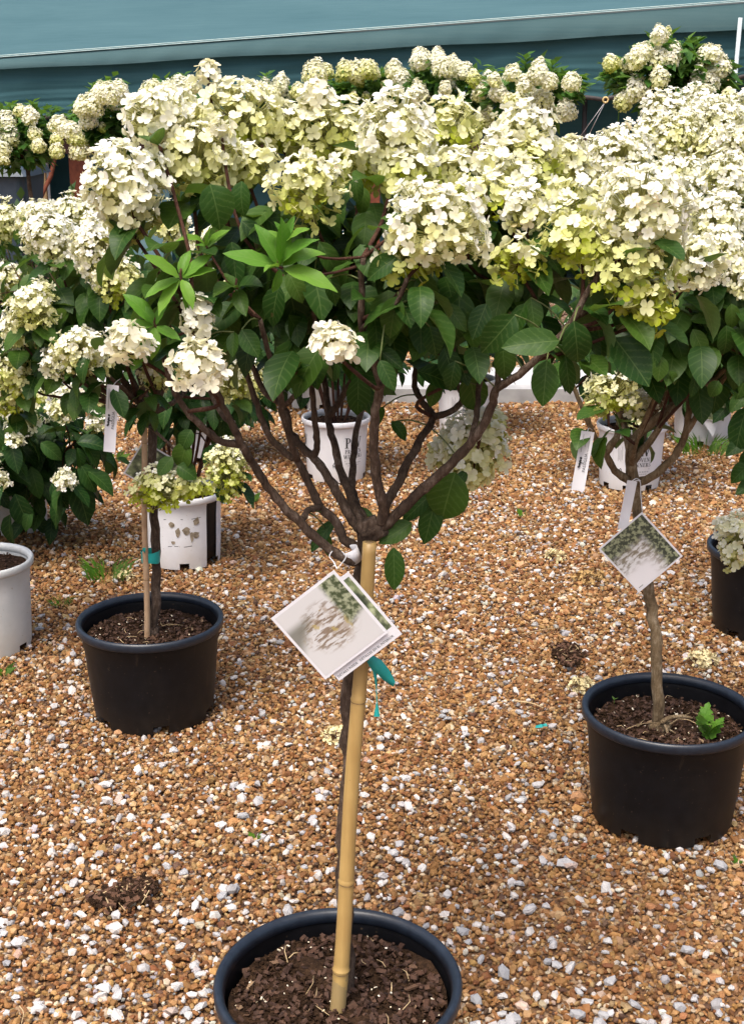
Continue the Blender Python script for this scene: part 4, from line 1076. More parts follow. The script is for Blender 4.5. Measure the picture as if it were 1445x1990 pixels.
# ------------------------------------------------------------------ other standard trees
def std_tree(name, label, soil, fork, trunk_pts, heads, nleaf, r0, limbs=6, q=1, leaf_len=.075, extra=None, lim_r=.007, fillc=None, fillr=None, tmat=BARK, fl=.0094):
    T = Plant(name, label, soil)
    T.branch(trunk_pts + [fork], r0, r0 * .85, tmat, 'trunk', 12, 5, .04, False, .07)
    hs = [(P(px, py, Y), M(rx, Y) * .92, M(ry, Y) * .92, g, lo) for (px, py, rx, ry, Y, g, lo) in heads]
    limbs_auto(T, fork, hs, limbs, lim_r, tmat)
    if extra:
        for pts, a, b_ in extra: T.branch(pts, a, b_, tmat)
    for (c, rx, rz, g, lo) in hs:
        T.head(c, rx, rz, g, q, fl=fl, loose=lo, dens=.95 - .2 * lo, axis=Vector((c.x - fork.x, c.y - fork.y, .45)), pinch=.15)
    T.leafage(int(nleaf * (.65 if fillc else 1)), leaf_len, LV, fork, .3)
    if fillc:
        T.fill(nleaf, leaf_len, fillc, fillr); T.foliage(260, leaf_len, fillc, fillr, LEAF)
    return T
BY = 3.24
bs = Vector((P(296, 1255, BY).x, BY, LZ)); bf = P(292, 805, BY + .02)
BH = [(95, 455, 56, 60, 3.10, .06, 0), (190, 480, 56, 74, 3.02, .06, .1), (228, 540, 46, 56, 3.0, .5, .3), (140, 412, 54, 34, 3.3, .2, .2), (215, 402, 46, 34, 3.3, .15, .2), (66, 420, 46, 32, 3.35, .3, .3), (60, 600, 46, 44, 3.0, .34, .6), (40, 635, 44, 40, 3.1, .2, .3),
      (150, 676, 54, 44, 2.95, .2, .3), (112, 704, 38, 34, 3.0, .06, .3), (330, 430, 44, 40, 3.3, .3, .2), (420, 470, 52, 44, 3.5, .25, .2), (180, 700, 40, 34, 3.0, .3, .3), (300, 720, 30, 40, 3.2, .3, .7), (455, 735, 44, 46, 3.5, .45, .5), (400, 600, 44, 40, 3.6, .3, .3), (30, 720, 44, 50, 3.1, .5, .3), (75, 570, 34, 30, 3.05, .5, .4)]
BX = [([bf, P(262, 770, BY - .03), P(232, 725, BY - .06), P(215, 660, BY - .1), P(180, 600, BY - .12)], .010, .005), ([bf, P(310, 770, BY), P(330, 720, BY + .03), P(345, 640, BY + .05)], .010, .005), ([bf + Vector((0, 0, .01)), P(280, 760, BY + .05), P(262, 690, BY + .06), P(250, 600, BY + .05)], .008, .005),
      ([P(290, 830, BY), P(315, 850, BY - .08), P(345, 880, BY - .1)], .004, .003)]
B = std_tree('hydrangea_tree', 'hydrangea tree tied by teal tape to a thin stake, pinkish white round flowers', bs, bf, [bs - Vector((0, 0, .02)), P(304, 1150, BY), P(302, 1050, BY + .01), P(297, 930, BY)], BH, 235, .0125, 6, 1, .080, BX, .008, P(230, 600, BY), (.36, .22, .16))
for (px, py, rx, ry, g) in ((308, 948, 52, 44, .72), (368, 945, 36, 26, .85)):
    B.head(P(px, py, 3.12), M(rx, 3.12), M(ry, 3.12), g, 1, fl=.0115, src=P(345, 880, BY - .1), down=True, leaves=False, loose=.3)
for (x0, y0, x1, y1) in ((372, 835, 350, 870), (365, 860, 340, 915), (335, 888, 308, 920), (345, 905, 380, 925)):
    a, b_ = P(x0, y0, 3.1), P(x1, y1, 3.08); B.leaf(a, b_ - a, (0, -.8, .6), (b_ - a).length * 1.1, LV, width=1.2)

CY = 2.70
cs = Vector((P(1282, 1405, CY).x, CY, RZ)); cf = P(1226, 905, CY)
CH = [(1200, 300, 76, 58, 2.85, .12, .1), (1142, 310, 48, 42, 2.95, .15, .1), (1330, 345, 60, 40, 2.9, .12, .1), (1415, 345, 58, 50, 2.75, .10, .1), (1395, 425, 62, 58, 2.6, .10, .1), (1350, 510, 58, 52, 2.45, .06, .2), (1290, 345, 50, 44, 2.9, .2, .2), (1425, 520, 44, 44, 2.55, .2, .3), (1400, 480, 50, 42, 2.55, .2, .2),
      (1500, 420, 70, 60, 2.7, .1, .1), (1520, 330, 60, 52, 2.9, .15, .1), (1185, 762, 52, 50, 2.55, .50, .5), (1242, 785, 40, 30, 2.75, .25, .4), (1560, 520, 60, 52, 2.6, .2, .2), (1280, 470, 46, 40, 2.8, .4, .3), (1340, 420, 50, 44, 2.75, .3, .2), (1160, 345, 46, 40, 2.85, .35, .2), (1470, 560, 40, 36, 2.5, .2, .2), (1200, 360, 60, 44, 2.8, .25, .2)]
CX_ = [([cf - Vector((0, 0, .035)), P(1195, 915, CY - .02), P(1175, 880, CY - .04), P(1150, 840, CY - .05), P(1130, 790, CY - .06), P(1100, 720, CY - .05)], .0085, .004), ([P(1176, 880, CY - .04), P(1196, 850, CY - .03), P(1202, 815, CY), P(1204, 770, CY), P(1190, 690, CY)], .008, .004), ([cf - Vector((0, 0, .02)), P(1225, 870, CY), P(1240, 845, CY), P(1290, 800, CY - .02), P(1325, 770, CY), P(1375, 700, CY), P(1400, 640, CY)], .012, .005),
       ([cf - Vector((0, 0, .04)), P(1262, 928, CY - .02), P(1302, 895, CY - .03), P(1328, 850, CY - .04), P(1338, 800, CY - .04), P(1345, 765, CY - .03), P(1390, 735, CY), P(1430, 690, CY)], .0095, .005), ([P(1328, 850, CY - .04), P(1352, 810, CY - .05), P(1385, 765, CY - .06), P(1420, 715, CY - .06)], .007, .004), ([P(1240, 845, CY), P(1262, 810, CY + .03), P(1290, 770, CY + .05), P(1300, 700, CY + .05)], .008, .004), ([P(1225, 870, CY), P(1212, 830, CY + .05), P(1205, 790, CY + .06), P(1230, 700, CY + .1)], .009, .004)]
C = std_tree('hydrangea_tree', 'unstaked hydrangea tree whose slim trunk carries a square picture tag', cs, cf, [cs - Vector((0, 0, .02)), P(1274, 1270, CY - .01), P(1262, 1160, CY), P(1246, 1050, CY), P(1236, 970, CY)], CH, 285, .0125, 5, 1, .088, CX_, .007, P(1330, 600, CY + .05), (.37, .28, .15), BARK_G)
for (x0, y0, x1, y1, w) in ((1225, 680, 1226, 730, 1.2), (1285, 693, 1278, 738, 1.2), (1372, 668, 1355, 714, 1.2), (1410, 632, 1415, 690, 1.1), (1340, 622, 1395, 615, .8), (1420, 590, 1425, 640, .9), (1395, 740, 1380, 770, 1.2), (1352, 725, 1345, 770, .8), (1300, 720, 1320, 745, .9), (1255, 600, 1300, 690, 1.1), (1345, 640, 1370, 690, 1.0)):
    a, b_ = P(x0, y0, CY - .22), P(x1, y1, CY - .23); C.leaf(a, b_ - a, (random.gauss(0, .2), -.8, .6), (b_ - a).length * 1.1, LV, width=w)

DY = dp[1]
ds = Vector((dp[0] + .01, DY, DZ)); df = Vector((dp[0] + .02, DY, .86))
DH = [(1292, 222, 56, 50, 3.75, .08, 0), (1350, 205, 50, 40, 3.9, .08, 0), (1395, 235, 52, 48, 3.7, .12, .1), (1440, 225, 44, 40, 3.8, .1, .1), (1310, 262, 56, 40, 3.65, .3, .2), (1380, 285, 48, 34, 3.6, .3, .2), (1430, 280, 46, 42, 3.5, .12, .2), (1500, 250, 60, 50, 3.6, .1, .1), (1560, 220, 60, 50, 3.8, .1, .1), (1620, 300, 60, 50, 3.7, .2, .1), (1500, 380, 60, 50, 3.5, .2, .2), (1350, 250, 50, 44, 3.75, .2, .1), (1450, 400, 50, 44, 3.6, .3, .2), (1620, 430, 60, 50, 3.6, .3, .2), (1262, 262, 36, 34, 3.7, .25, .2)]
D = std_tree('hydrangea_tree', 'hydrangea tree with cream crown rising behind the tagged tree, one flower head drooping low', ds, df, [ds - Vector((0, 0, .02)), ds.lerp(df, .5) + Vector((.01, 0, 0))], DH, 150, .014, 5, 1, .085, None, .008, P(1470, 400, DY), (.42, .36, .22))
j = df.lerp(ds, .1)
pth = D.branch([j, P(1500, 880, 3.35), P(1470, 940, 3.2), P(1450, 985, 3.12)], .006, .003, BARK_R)
D.head(P(1434, 1050, 3.08), M(42, 3.08), M(58, 3.08), .24, 0, fl=.0125, dens=.9, axis=(-.2, 0, -1), stem=False)
D.head(P(1408, 1018, 3.06), M(18, 3.08), M(18, 3.08), .02, 0, fl=.0135, dens=.9, stem=False)
for (x0, y0, x1, y1) in ((1450, 790, 1428, 860), (1455, 850, 1420, 875), (1460, 900, 1425, 925), (1470, 870, 1438, 905), (1450, 760, 1425, 790), (1480, 930, 1440, 950), (1460, 700, 1440, 760)):
    a, b_ = P(x0, y0, 3.2), P(x1, y1, 3.18); D.leaf(a, b_ - a, (random.gauss(0, .2), -.6, .8), (b_ - a).length * 1.3, LV, width=.9)
D.branch([pth[3], P(1475, 850, 3.22), P(1462, 760, 3.22)], .004, .002, BARK_R)

# tree in the pale grey pot, mostly past the frame's edge
hs_ = Vector((gp[0], gp[1], HZ)); hf = Vector((gp[0] - .02, gp[1] - .02, .80))
HH = [(2, 430, 44, 48, 3.5, .4, .2), (-60, 470, 60, 56, 3.5, .2, .1), (-120, 420, 60, 56, 3.6, .2, .1), (-30, 560, 50, 46, 3.4, .3, .2), (22, 540, 36, 34, 3.45, .35, .3), (-90, 620, 60, 50, 3.4, .3, .2), (10, 660, 44, 48, 3.4, .3, .2), (-30, 740, 50, 46, 3.45, .5, .3), (-160, 540, 60, 54, 3.6, .2, .2), (22, 770, 34, 40, 3.4, .62, .2), (-200, 640, 60, 50, 3.6, .3, .2)]
H = std_tree('hydrangea_tree', 'hydrangea tree in the plain pale grey pot, greenish cream flowers', hs_, hf, [hs_ - Vector((0, 0, .02)), hs_.lerp(hf, .5)], HH, 140, .013, 5, 1, .08, None, .008, P(-60, 600, 3.5), (.34, .26, .2))

# ------------------------------------------------------------------ shrubs in the white pots
def shrub(label, soil, ctr, rad, heads, nleaf, leaf_len, meshes, stems=9, q=1, fl=.0094, name='hydrangea_shrub'):
    S = Plant(name, label, soil, 'shrub')
    soil = Vector(soil); ctr = Vector(ctr)
    for k in range(stems):
        a = 2 * math.pi * k / stems + random.uniform(-.3, .3); d = random.uniform(.25, .85)
        e = ctr + Vector((math.cos(a) * rad[0] * d, math.sin(a) * rad[1] * d, random.uniform(-.4, .5) * rad[2]))
        b0 = soil + Vector((math.cos(a) * .03, math.sin(a) * .03, -.02))
        S.branch([b0, b0.lerp(e, .5) + Vector((math.cos(a) * .02, math.sin(a) * .02, .05)), e], .0055, .003, BARK_R, 'stem', 7)
    for (px, py, rx, ry, Y, g, lo) in heads:
        S.head(P(px, py, Y), M(rx, Y), M(ry, Y), g, q, fl=fl, loose=lo, dens=.9 - .3 * lo)
    S.leafage(int(nleaf * .3), leaf_len, meshes, ctr, .3)
    S.fill(nleaf, leaf_len, ctr, rad, meshes, .3); S.foliage(300, leaf_len, ctr, [r_ * .95 for r_ in rad], LEAF_D, .2, .5)
    return S
w = whites
def so(k): c, t, z, r_ = w[k]; return Vector((c[0], c[1], z))
EHD = [(120, 790, 26, 36, 4.35, .1, 1), (66, 770, 30, 24, 4.35, .4, .9), (25, 800, 26, 20, 4.35, .08, 1), (60, 815, 22, 24, 4.4, .05, 1), (28, 850, 24, 22, 4.3, .05, 1), (105, 798, 20, 18, 4.5, .05, 1), (125, 930, 24, 24, 4.25, .03, .6), (185, 825, 22, 24, 4.5, .1, .9), (200, 765, 22, 24, 4.6, .15, .8), (135, 757, 24, 12, 4.5, .05, 1), (-20, 900, 26, 26, 4.3, .05, .8), (4, 935, 16, 22, 4.25, .03, .9)]
E = shrub('dark shrub with long pointed leaves and small loose white flower clusters', so('p7'), P(20, 855, 4.62), (.40, .30, .30), EHD, 240, .115, LVD, 10, 1, .0115)
for (x0, y0, x1, y1) in ((140, 930, 180, 1012), (155, 900, 188, 950), (165, 865, 200, 900), (120, 960, 95, 1020), (60, 990, 45, 1030), (170, 915, 225, 945), (100, 940, 130, 985), (150, 860, 205, 855), (30, 960, 55, 1025), (80, 860, 120, 890), (150, 870, 165, 910), (20, 1000, 10, 1060)):
    a, b_ = P(x0, y0, 4.3), P(x1, y1, 4.28); E.leaf(a, b_ - a, (random.gauss(0, .3), -.6, .8), (b_ - a).length * 1.15, LVD, width=1.0)
shrub('leafy shrub in the scuffed white pot, lime flower head leaning out', (s_[0], s_[1], SZ), P(365, 700, s_[1] + .02), (.27, .25, .26), [(440, 905, 44, 56, 4.2, .62, .2), (470, 735, 40, 40, 4.2, .4, .3), (350, 620, 40, 36, 4.3, .2, .2), (420, 560, 40, 36, 4.4, .25, .2)], 170, .10, LVD, 12)
shrub('shrub with dark foliage in the white printed pot with bare soil', so('p1'), P(640, 590, w['p1'][0][1]), (.34, .30, .30), [(640, 480, 40, 34, 5.5, .3, .2), (560, 520, 36, 32, 5.4, .3, .2), (720, 530, 36, 32, 5.4, .2, .2), (935, 640, 30, 28, 5.6, .4, .3)], 170, .11, LVD, 9)
shrub('shrub with dark foliage in the white pot above the hanging flower head', so('p2'), P(905, 600, w['p2'][0][1]), (.38, .30, .32), [(890, 520, 36, 30, 6.2, .3, .2), (960, 540, 34, 30, 6.2, .3, .2), (830, 560, 34, 30, 6.3, .3, .2)], 170, .115, LVD, 8)
shrub('shrub in the white printed pot behind the tagged trunk, cream flower at its rim', so('p3'), P(1235, 640, w['p3'][0][1]), (.36, .30, .32), [(1248, 800, 30, 34, 5.2, .2, .3), (1130, 640, 34, 30, 5.3, .3, .2), (1300, 560, 34, 30, 5.4, .2, .2)], 170, .11, LVD, 9)
shrub('shrub in the white pot with a picture tag, by the grass tuft', so('p4'), P(1400, 660, w['p4'][0][1]), (.40, .32, .34), [(1425, 745, 26, 26, 6.0, .4, .3), (1380, 600, 34, 30, 6.2, .2, .2)], 150, .115, LVD, 8)
shrub('shrub in the white pot behind the bare-soil pot', so('p5'), P(560, 640, w['p5'][0][1]), (.46, .32, .36), [(520, 500, 34, 28, 7.3, .2, .2)], 140, .13, LVD, 8)
shrub('shrub in the white pot behind the scuffed pot', so('p6'), P(400, 690, w['p6'][0][1]), (.42, .3, .32), [(380, 560, 34, 28, 5.7, .2, .2)], 140, .12, LVD, 8)

# ------------------------------------------------------------------ background row in front of the greenhouse
FOL = leaf_mat('leaf_far', (0.020, 0.066, 0.012), (0.045, 0.120, 0.020), (0.10, 0.19, 0.035), .3, spots=0.0)
def far_tree(label, Y, heads, ctr, rad, nl, trunk_px, tips=(), hr=20, green=.1):
    base = Vector((P(trunk_px, 300, Y).x, Y, 0.02)); T = Plant('hydrangea_tree', label, base, 'tree', None)
    c = P(ctr[0], ctr[1], Y); fk = Vector((base.x, Y, c.z - M(rad[1], Y) * .8))
    T.branch([base, base.lerp(fk, .5) + Vector((.02, 0, 0)), fk], .018, .014, BARK, 'trunk', 8, 4, .05, True)
    rx, rz = M(rad[0], Y), M(rad[1], Y)
    for k in range(7):
        a = k * .9; e = c + Vector((rx * .7 * math.cos(a), rx * .5 * math.sin(a), rz * random.uniform(-.2, .5))); T.branch([fk, fk.lerp(e, .5) + Vector((0, 0, -.03)), e], .009, .004, BARK_R, 'branch', 6, 3)
    for (px, py, *opt) in heads:
        g = opt[0] if opt else green; r_ = M((opt[1] if len(opt) > 1 else hr) * random.uniform(.78, .95), Y)
        flower_head(T.root, base, P(px, py, Y - random.uniform(.0, .3) - .1), r_, r_ * random.uniform(.9, 1.2), g + .05, 2, 1.4, .0098)
    V, F, L = [], [], 0
    mb = MB()
    T2 = [(0, 0, 0), (.28, .45, .05), (0, 1, -.12), (-.28, .45, .05)]
    def lf_(p, d, s):
        y_ = d.normalized(); x_ = y_.cross(Vector((random.gauss(0, .4), random.gauss(0, .4), 1))).normalized(); z_ = x_.cross(y_)
        mb.add([p + x_ * a * s + y_ * b2 * s + z_ * c2 * s for a, b2, c2 in T2], [(0, 1, 2), (0, 2, 3)])
    for _ in range(int(nl * 1.6)):
        v = Vector((random.gauss(0, 1), random.gauss(0, 1), random.gauss(0, 1))).normalized() * random.uniform(.3, 1.0) ** .6
        k = 1 + .22 * math.sin(v.x * 5 + base.x) * math.sin(v.z * 4 + base.x * 3)
        p = c + Vector((v.x * rx, v.y * rx * .8, v.z * rz)) * k
        lf_(p, Vector((v.x, v.y, random.uniform(-.7, .5))) + Vector((random.gauss(0, .5), random.gauss(0, .5), 0)), random.uniform(.07, .115))
    for (tx, ty) in tips:
        p = P(tx, ty, Y - .1)
        for k in range(14):
            a = k * 2.4; lf_(p - Vector((0, 0, .11 * (k / 14))), Vector((math.cos(a), math.sin(a), .7)), .075)
        mb.tube([p, p - Vector((0, 0, .3))], .004, 5)
    me = mb.mesh('foliage', base)
    ul = me.uv_layers.new(name='UVMap'); 
    stuff(ob('foliage', me, FOL, T.root)); return T
far_tree('small hydrangea tree standing in front of the blue grey bin', 9.4, [(12, 235), (58, 224, .05), (20, 263, .2), (68, 258, .3, 15), (75, 282, .3, 14), (0, 290, .2), (4, 310, .3, 14), (40, 215, .4, 12)], (35, 265), (75, 62), 560, 52, [(20, 205), (62, 200)], 21)
far_tree('leaning hydrangea tree in front of the rust red post, cream flowers trailing low', 9.2, [(115, 241), (136, 252), (172, 231, .05, 22), (160, 207), (181, 202), (196, 182), (212, 182), (232, 173, .05), (222, 203, .0, 14), (242, 190, .2, 14), (148, 268, .5, 16), (158, 272, .5, 14), (155, 291, .15, 20), (110, 270, .5, 13), (111, 292, .4, 15), (196, 308, .4, 16), (200, 248, .6, 9)], (215, 235), (58, 66), 520, 222, [(183, 168)], 21)
far_tree('small hydrangea tree peeking out behind the whitest flower head of the staked tree', 9.8, [(300, 172, .35), (325, 175, .2), (340, 180), (352, 165, .1, 22), (336, 200, .2), (290, 178, .3), (375, 165), (365, 195, .4, 14)], (330, 205), (62, 44), 380, 335, [(356, 148), (322, 166)], 19)
far_tree('hydrangea tree with one round white ball apart and lime-topped cone', 9.6, [(547, 158, .0, 17), (553, 190, .1), (580, 178, .4), (516, 170, .05), (530, 180, .3, 14), (612, 140, .25, 24), (634, 138, .5, 13), (500, 180, .1)], (565, 210), (70, 45), 380, 560, [(517, 147)], 18)
far_tree('hydrangea tree of mostly green leaves with flat lime flower heads', 9.9, [(672, 137, .5, 22), (690, 140, .3), (712, 134, .5, 22), (725, 140, .2, 16), (700, 158, .7, 11), (765, 135, .15, 18), (780, 153, .05, 18), (686, 188, .7, 10), (711, 188, .7, 9), (750, 165, .6, 10)], (700, 192), (85, 50), 620, 705, [(740, 138), (790, 142)], 19)
far_tree('hydrangea tree with the tallest pair of white heads above the middle of the staked tree', 9.5, [(818, 116, .05, 22), (850, 110, .03, 16), (862, 128, .08, 22), (900, 138, .08, 20), (877, 160, .0, 15), (812, 178, .08, 20), (920, 152, .6, 16), (946, 160, .15, 22), (935, 178, .2), (945, 222, .5, 18), (935, 240, .55, 20), (880, 125, .1, 18), (865, 170, .1, 12)], (880, 175), (80, 50), 520, 880, [(805, 135)], 20)
far_tree('hydrangea tree next to the rope tie, round cream heads and a leafy tip', 9.0, [(996, 142, .1, 16), (1020, 162, .1, 18), (1046, 140, .08, 20), (1066, 157, .1, 16), (1110, 158, .1, 18), (968, 178, .1, 22), (988, 195, .4, 15), (1005, 192, .4, 15), (1035, 190, .15, 20), (1055, 192, .2, 20), (1062, 212, .2, 16), (1098, 215, .08, 22), (1042, 205, .3, 18), (960, 155, .2, 15)], (1035, 185), (82, 52), 560, 1040, [(1020, 110), (1072, 122)], 20)
far_tree('tall hydrangea tree against the teal curtain with one white head above the rest', 8.0, [(1280, 68, .05, 16), (1296, 60, .6, 8), (1187, 122, .5, 19), (1222, 122, .2, 20), (1250, 98, .1, 18), (1236, 112, .2, 20), (1280, 113, .2, 20), (1310, 96, .1, 14), (1306, 112, .05, 16), (1372, 113, .15, 22), (1388, 105, .1, 16), (1400, 128, .1, 22), (1380, 150, .1, 18), (1280, 150, .2, 20), (1236, 174, .12, 24), (1210, 196, .35, 18), (1415, 186, .4, 16), (1358, 148, .1, 18)], (1300, 145), (105, 58), 820, 1300, [(1348, 82), (1330, 92), (1205, 150)], 21)
# low dark bushes by the greenhouse foot
LOWG = leaf_mat('leaf_low', (0.010, 0.035, 0.010), (0.020, 0.055, 0.014), (0.035, 0.08, 0.02), .2, spots=0.0)
def low_bush(label, px, py, Y, rx, rz, n_):
    c = P(px, py, Y); base = Vector((c.x, Y, .02)); mb = MB(); T = thing('low_bush', label, 'bush', base)
    T2 = [(0, 0, 0), (.3, .45, .05), (0, 1, -.12), (-.3, .45, .05)]; H_ = c.z + rz
    for _ in range(n_):
        v = Vector((random.gauss(0, 1), random.gauss(0, 1), abs(random.gauss(0, 1)))).normalized() * random.uniform(.4, 1)
        p = base + Vector((v.x * rx, v.y * rx * .7, v.z * H_)); d = (v + Vector((random.gauss(0, .5), random.gauss(0, .5), random.gauss(0, .4)))).normalized()
        x_ = d.cross(Vector((random.gauss(0, .5), random.gauss(0, .5), 1))).normalized(); z_ = x_.cross(d); s = random.uniform(.07, .12)
        mb.add([p + x_ * a * s + d * b2 * s + z_ * c2 * s for a, b2, c2 in T2], [(0, 1, 2), (0, 2, 3)])
    me = mb.mesh('foliage', base); me.uv_layers.new(name='UVMap'); stuff(ob('foliage', me, LOWG, T))
    mb = MB()
    for k in range(5): mb.tube([base, base + Vector((rx * .5 * math.cos(k * 1.3), rx * .4 * math.sin(k * 1.3), H_ * .8))], [.008, .004], 5)
    ob('stems', mb.mesh('stems', base), BARK, T)
low_bush('low dark green bush at the foot of the rust red post', 165, 365, 10.6, .45, .02, 500)
low_bush('low dark green bush between the bin and the greenhouse', 40, 392, 10.2, .5, .0, 450)

# ------------------------------------------------------------------ stakes
def stake(label, p0, p1, r0, r1, nodes, name='bamboo_stake', mat=BAMBOO):
    p0, p1 = Vector(p0), Vector(p1); L = (p1 - p0).length; ax = (p1 - p0).normalized()
    t = thing(name, label, 'stake', p0)
    ts = sorted(set([0, 1] + [x for k in nodes for x in (k - .012 / L, k - .004 / L, k, k + .004 / L, k + .012 / L)] + list(np.linspace(.02, .98, 30))))
    ts = [x for x in ts if 0 <= x <= 1]
    path, rad = [], []
    for x in ts:
        r_ = r0 + (r1 - r0) * x
        for k in nodes:
            d = abs(x - k) * L
            if d < .002: r_ *= 1.13
            elif d < .006: r_ *= .985
            elif d < .014: r_ *= 1.03
        path.append(p0 + ax * (x * L) + Vector((.0015 * math.sin(x * 9), .001 * math.sin(x * 7), 0))); rad.append(r_)
    mb = MB(); mb.tube(path, rad, 20, True); ob('cane', mb.mesh('cane', p0), mat, t)
    for k in nodes:
        mb = MB(); c = p0 + ax * (k * L) + Vector((.0015 * math.sin(k * 9), .001 * math.sin(k * 7), 0)); r_ = (r0 + (r1 - r0) * k)
        mb.tube([c - ax * .0045, c - ax * .003], [r_ * 1.05, r_ * 1.03], 20, False); ob('node_ring', mb.mesh('node_ring', p0), simple('node_scar', (.10, .06, .025), (.3, .2, .08), 120, .8, 0), t)
    # hollow at the cut end
    mb = MB(); mb.tube([p1 + ax * .0003, p1 + ax * .0006], [r1 * .62, r1 * .60], 16, True); ob('hollow', mb.mesh('hollow', p0), simple('cane_pith', (.18, .11, .05), (.25, .17, .08), 60, .9, 0), t)
    return t
sb = P(654, 1992, 1.722); sb.z = FZ - .02; stp = P(717, 1054, 1.765)
def tpar(py): 
    best = min(range(400), key=lambda i: abs(projy(sb.lerp(stp, i / 399)) - py)); return best / 399
def projy(p):
    d = p - Vector((0, 0, CAM_Z)); zc = d.y * _cp - d.z * _sp; yc = d.y * _sp + d.z * _cp
    return IH / 2 - FPX * yc / zc
stake('thick yellow bamboo stake standing in the bark soil, its cut top below the branches', sb, stp, .0122, .0098, [tpar(1712), tpar(1357), tpar(1885)])
BAMB2 = simple('cane_dull', (0.30, 0.19, 0.11), (0.42, 0.29, 0.18), 40, .6, .2)
b0 = Vector((P(286, 1252, BY - .03).x, BY - .03, LZ - .02)); b1 = P(279, 800, BY - .035)
stake('thin dull bamboo stake taped to the slim trunk with teal tape', b0, b1, .0078, .0068, [.3, .62, .88], mat=BAMB2)

# ------------------------------------------------------------------ ties of teal tape
def band(name, label, cs, rx, h, ends=(), cat='tape'):
    t = thing(name, label, cat, cs)
    mb = MB(); prof = []
    n_ = 28
    for j, (z, k) in enumerate(((-.5, .96), (-.25, 1.02), (.1, .99), (.5, 1.03))):
        for i in range(n_):
            a = 2 * math.pi * i / n_; prof.append((rx[0] * k * math.cos(a), rx[1] * k * math.sin(a), z * h + .0015 * math.sin(a * 3 + j)))
    fs = [(j * n_ + i, j * n_ + (i + 1) % n_, (j + 1) * n_ + (i + 1) % n_, (j + 1) * n_ + i) for j in range(3) for i in range(n_)]
    mb.add(prof, fs); ob('loop', mb.mesh('loop'), TEAL, t)
    for pts, ws in ends:
        mb = MB(); pts = [Vector(p) for p in pts]; vs = []
        for p, w_ in zip(pts, ws): vs += [p - Vector((w_[0], 0, w_[1])), p + Vector((w_[0], 0, w_[1]))]
        vs += [v + Vector((0, .0006, 0)) for v in vs]; m_ = len(pts) * 2
        fs = []
        for i in range(len(pts) - 1):
            a = 2 * i; fs += [(a, a + 1, a + 3, a + 2), (m_ + a, m_ + a + 2, m_ + a + 3, m_ + a + 1), (a, a + 2, m_ + a + 2, m_ + a), (a + 1, m_ + a + 1, m_ + a + 3, a + 3)]
        mb.add([v - Vector(cs) for v in vs], fs); ob('loose_end', mb.mesh('loose_end'), TEAL, t)
    return t
TY = 1.765
tb = P(703, 1283, TY); TYe = TY - .022
band('tape_tie', 'teal tape tied round the bamboo stake with two loose ends hanging', (tb.x, tb.y + .004, tb.z), (.0165, .0165), .012,
     [([P(718, 1280, TYe), P(733, 1292, TYe - .005), P(750, 1312, TYe), P(766, 1330, TYe + .004)], [(.003, .006), (.006, .007), (.005, .007), (.0015, .004)]),
      ([P(718, 1282, TYe), P(728, 1305, TYe), P(731, 1335, TYe - .002), P(732, 1366, TYe), P(732, 1380, TYe), P(732, 1393, TYe)], [(.004, .003), (.003, 0), (.0008, 0), (.0008, 0), (.003, 0), (.0045, .0)])])
t2 = P(293, 1081, BY - .015)
band('tape_tie', 'teal tape band binding the thin stake to the slim trunk', t2, (.024, .019), .030, [([P(283, 1070, BY - .045), P(277, 1067, BY - .05)], [(.001, .008), (.001, .003)])])

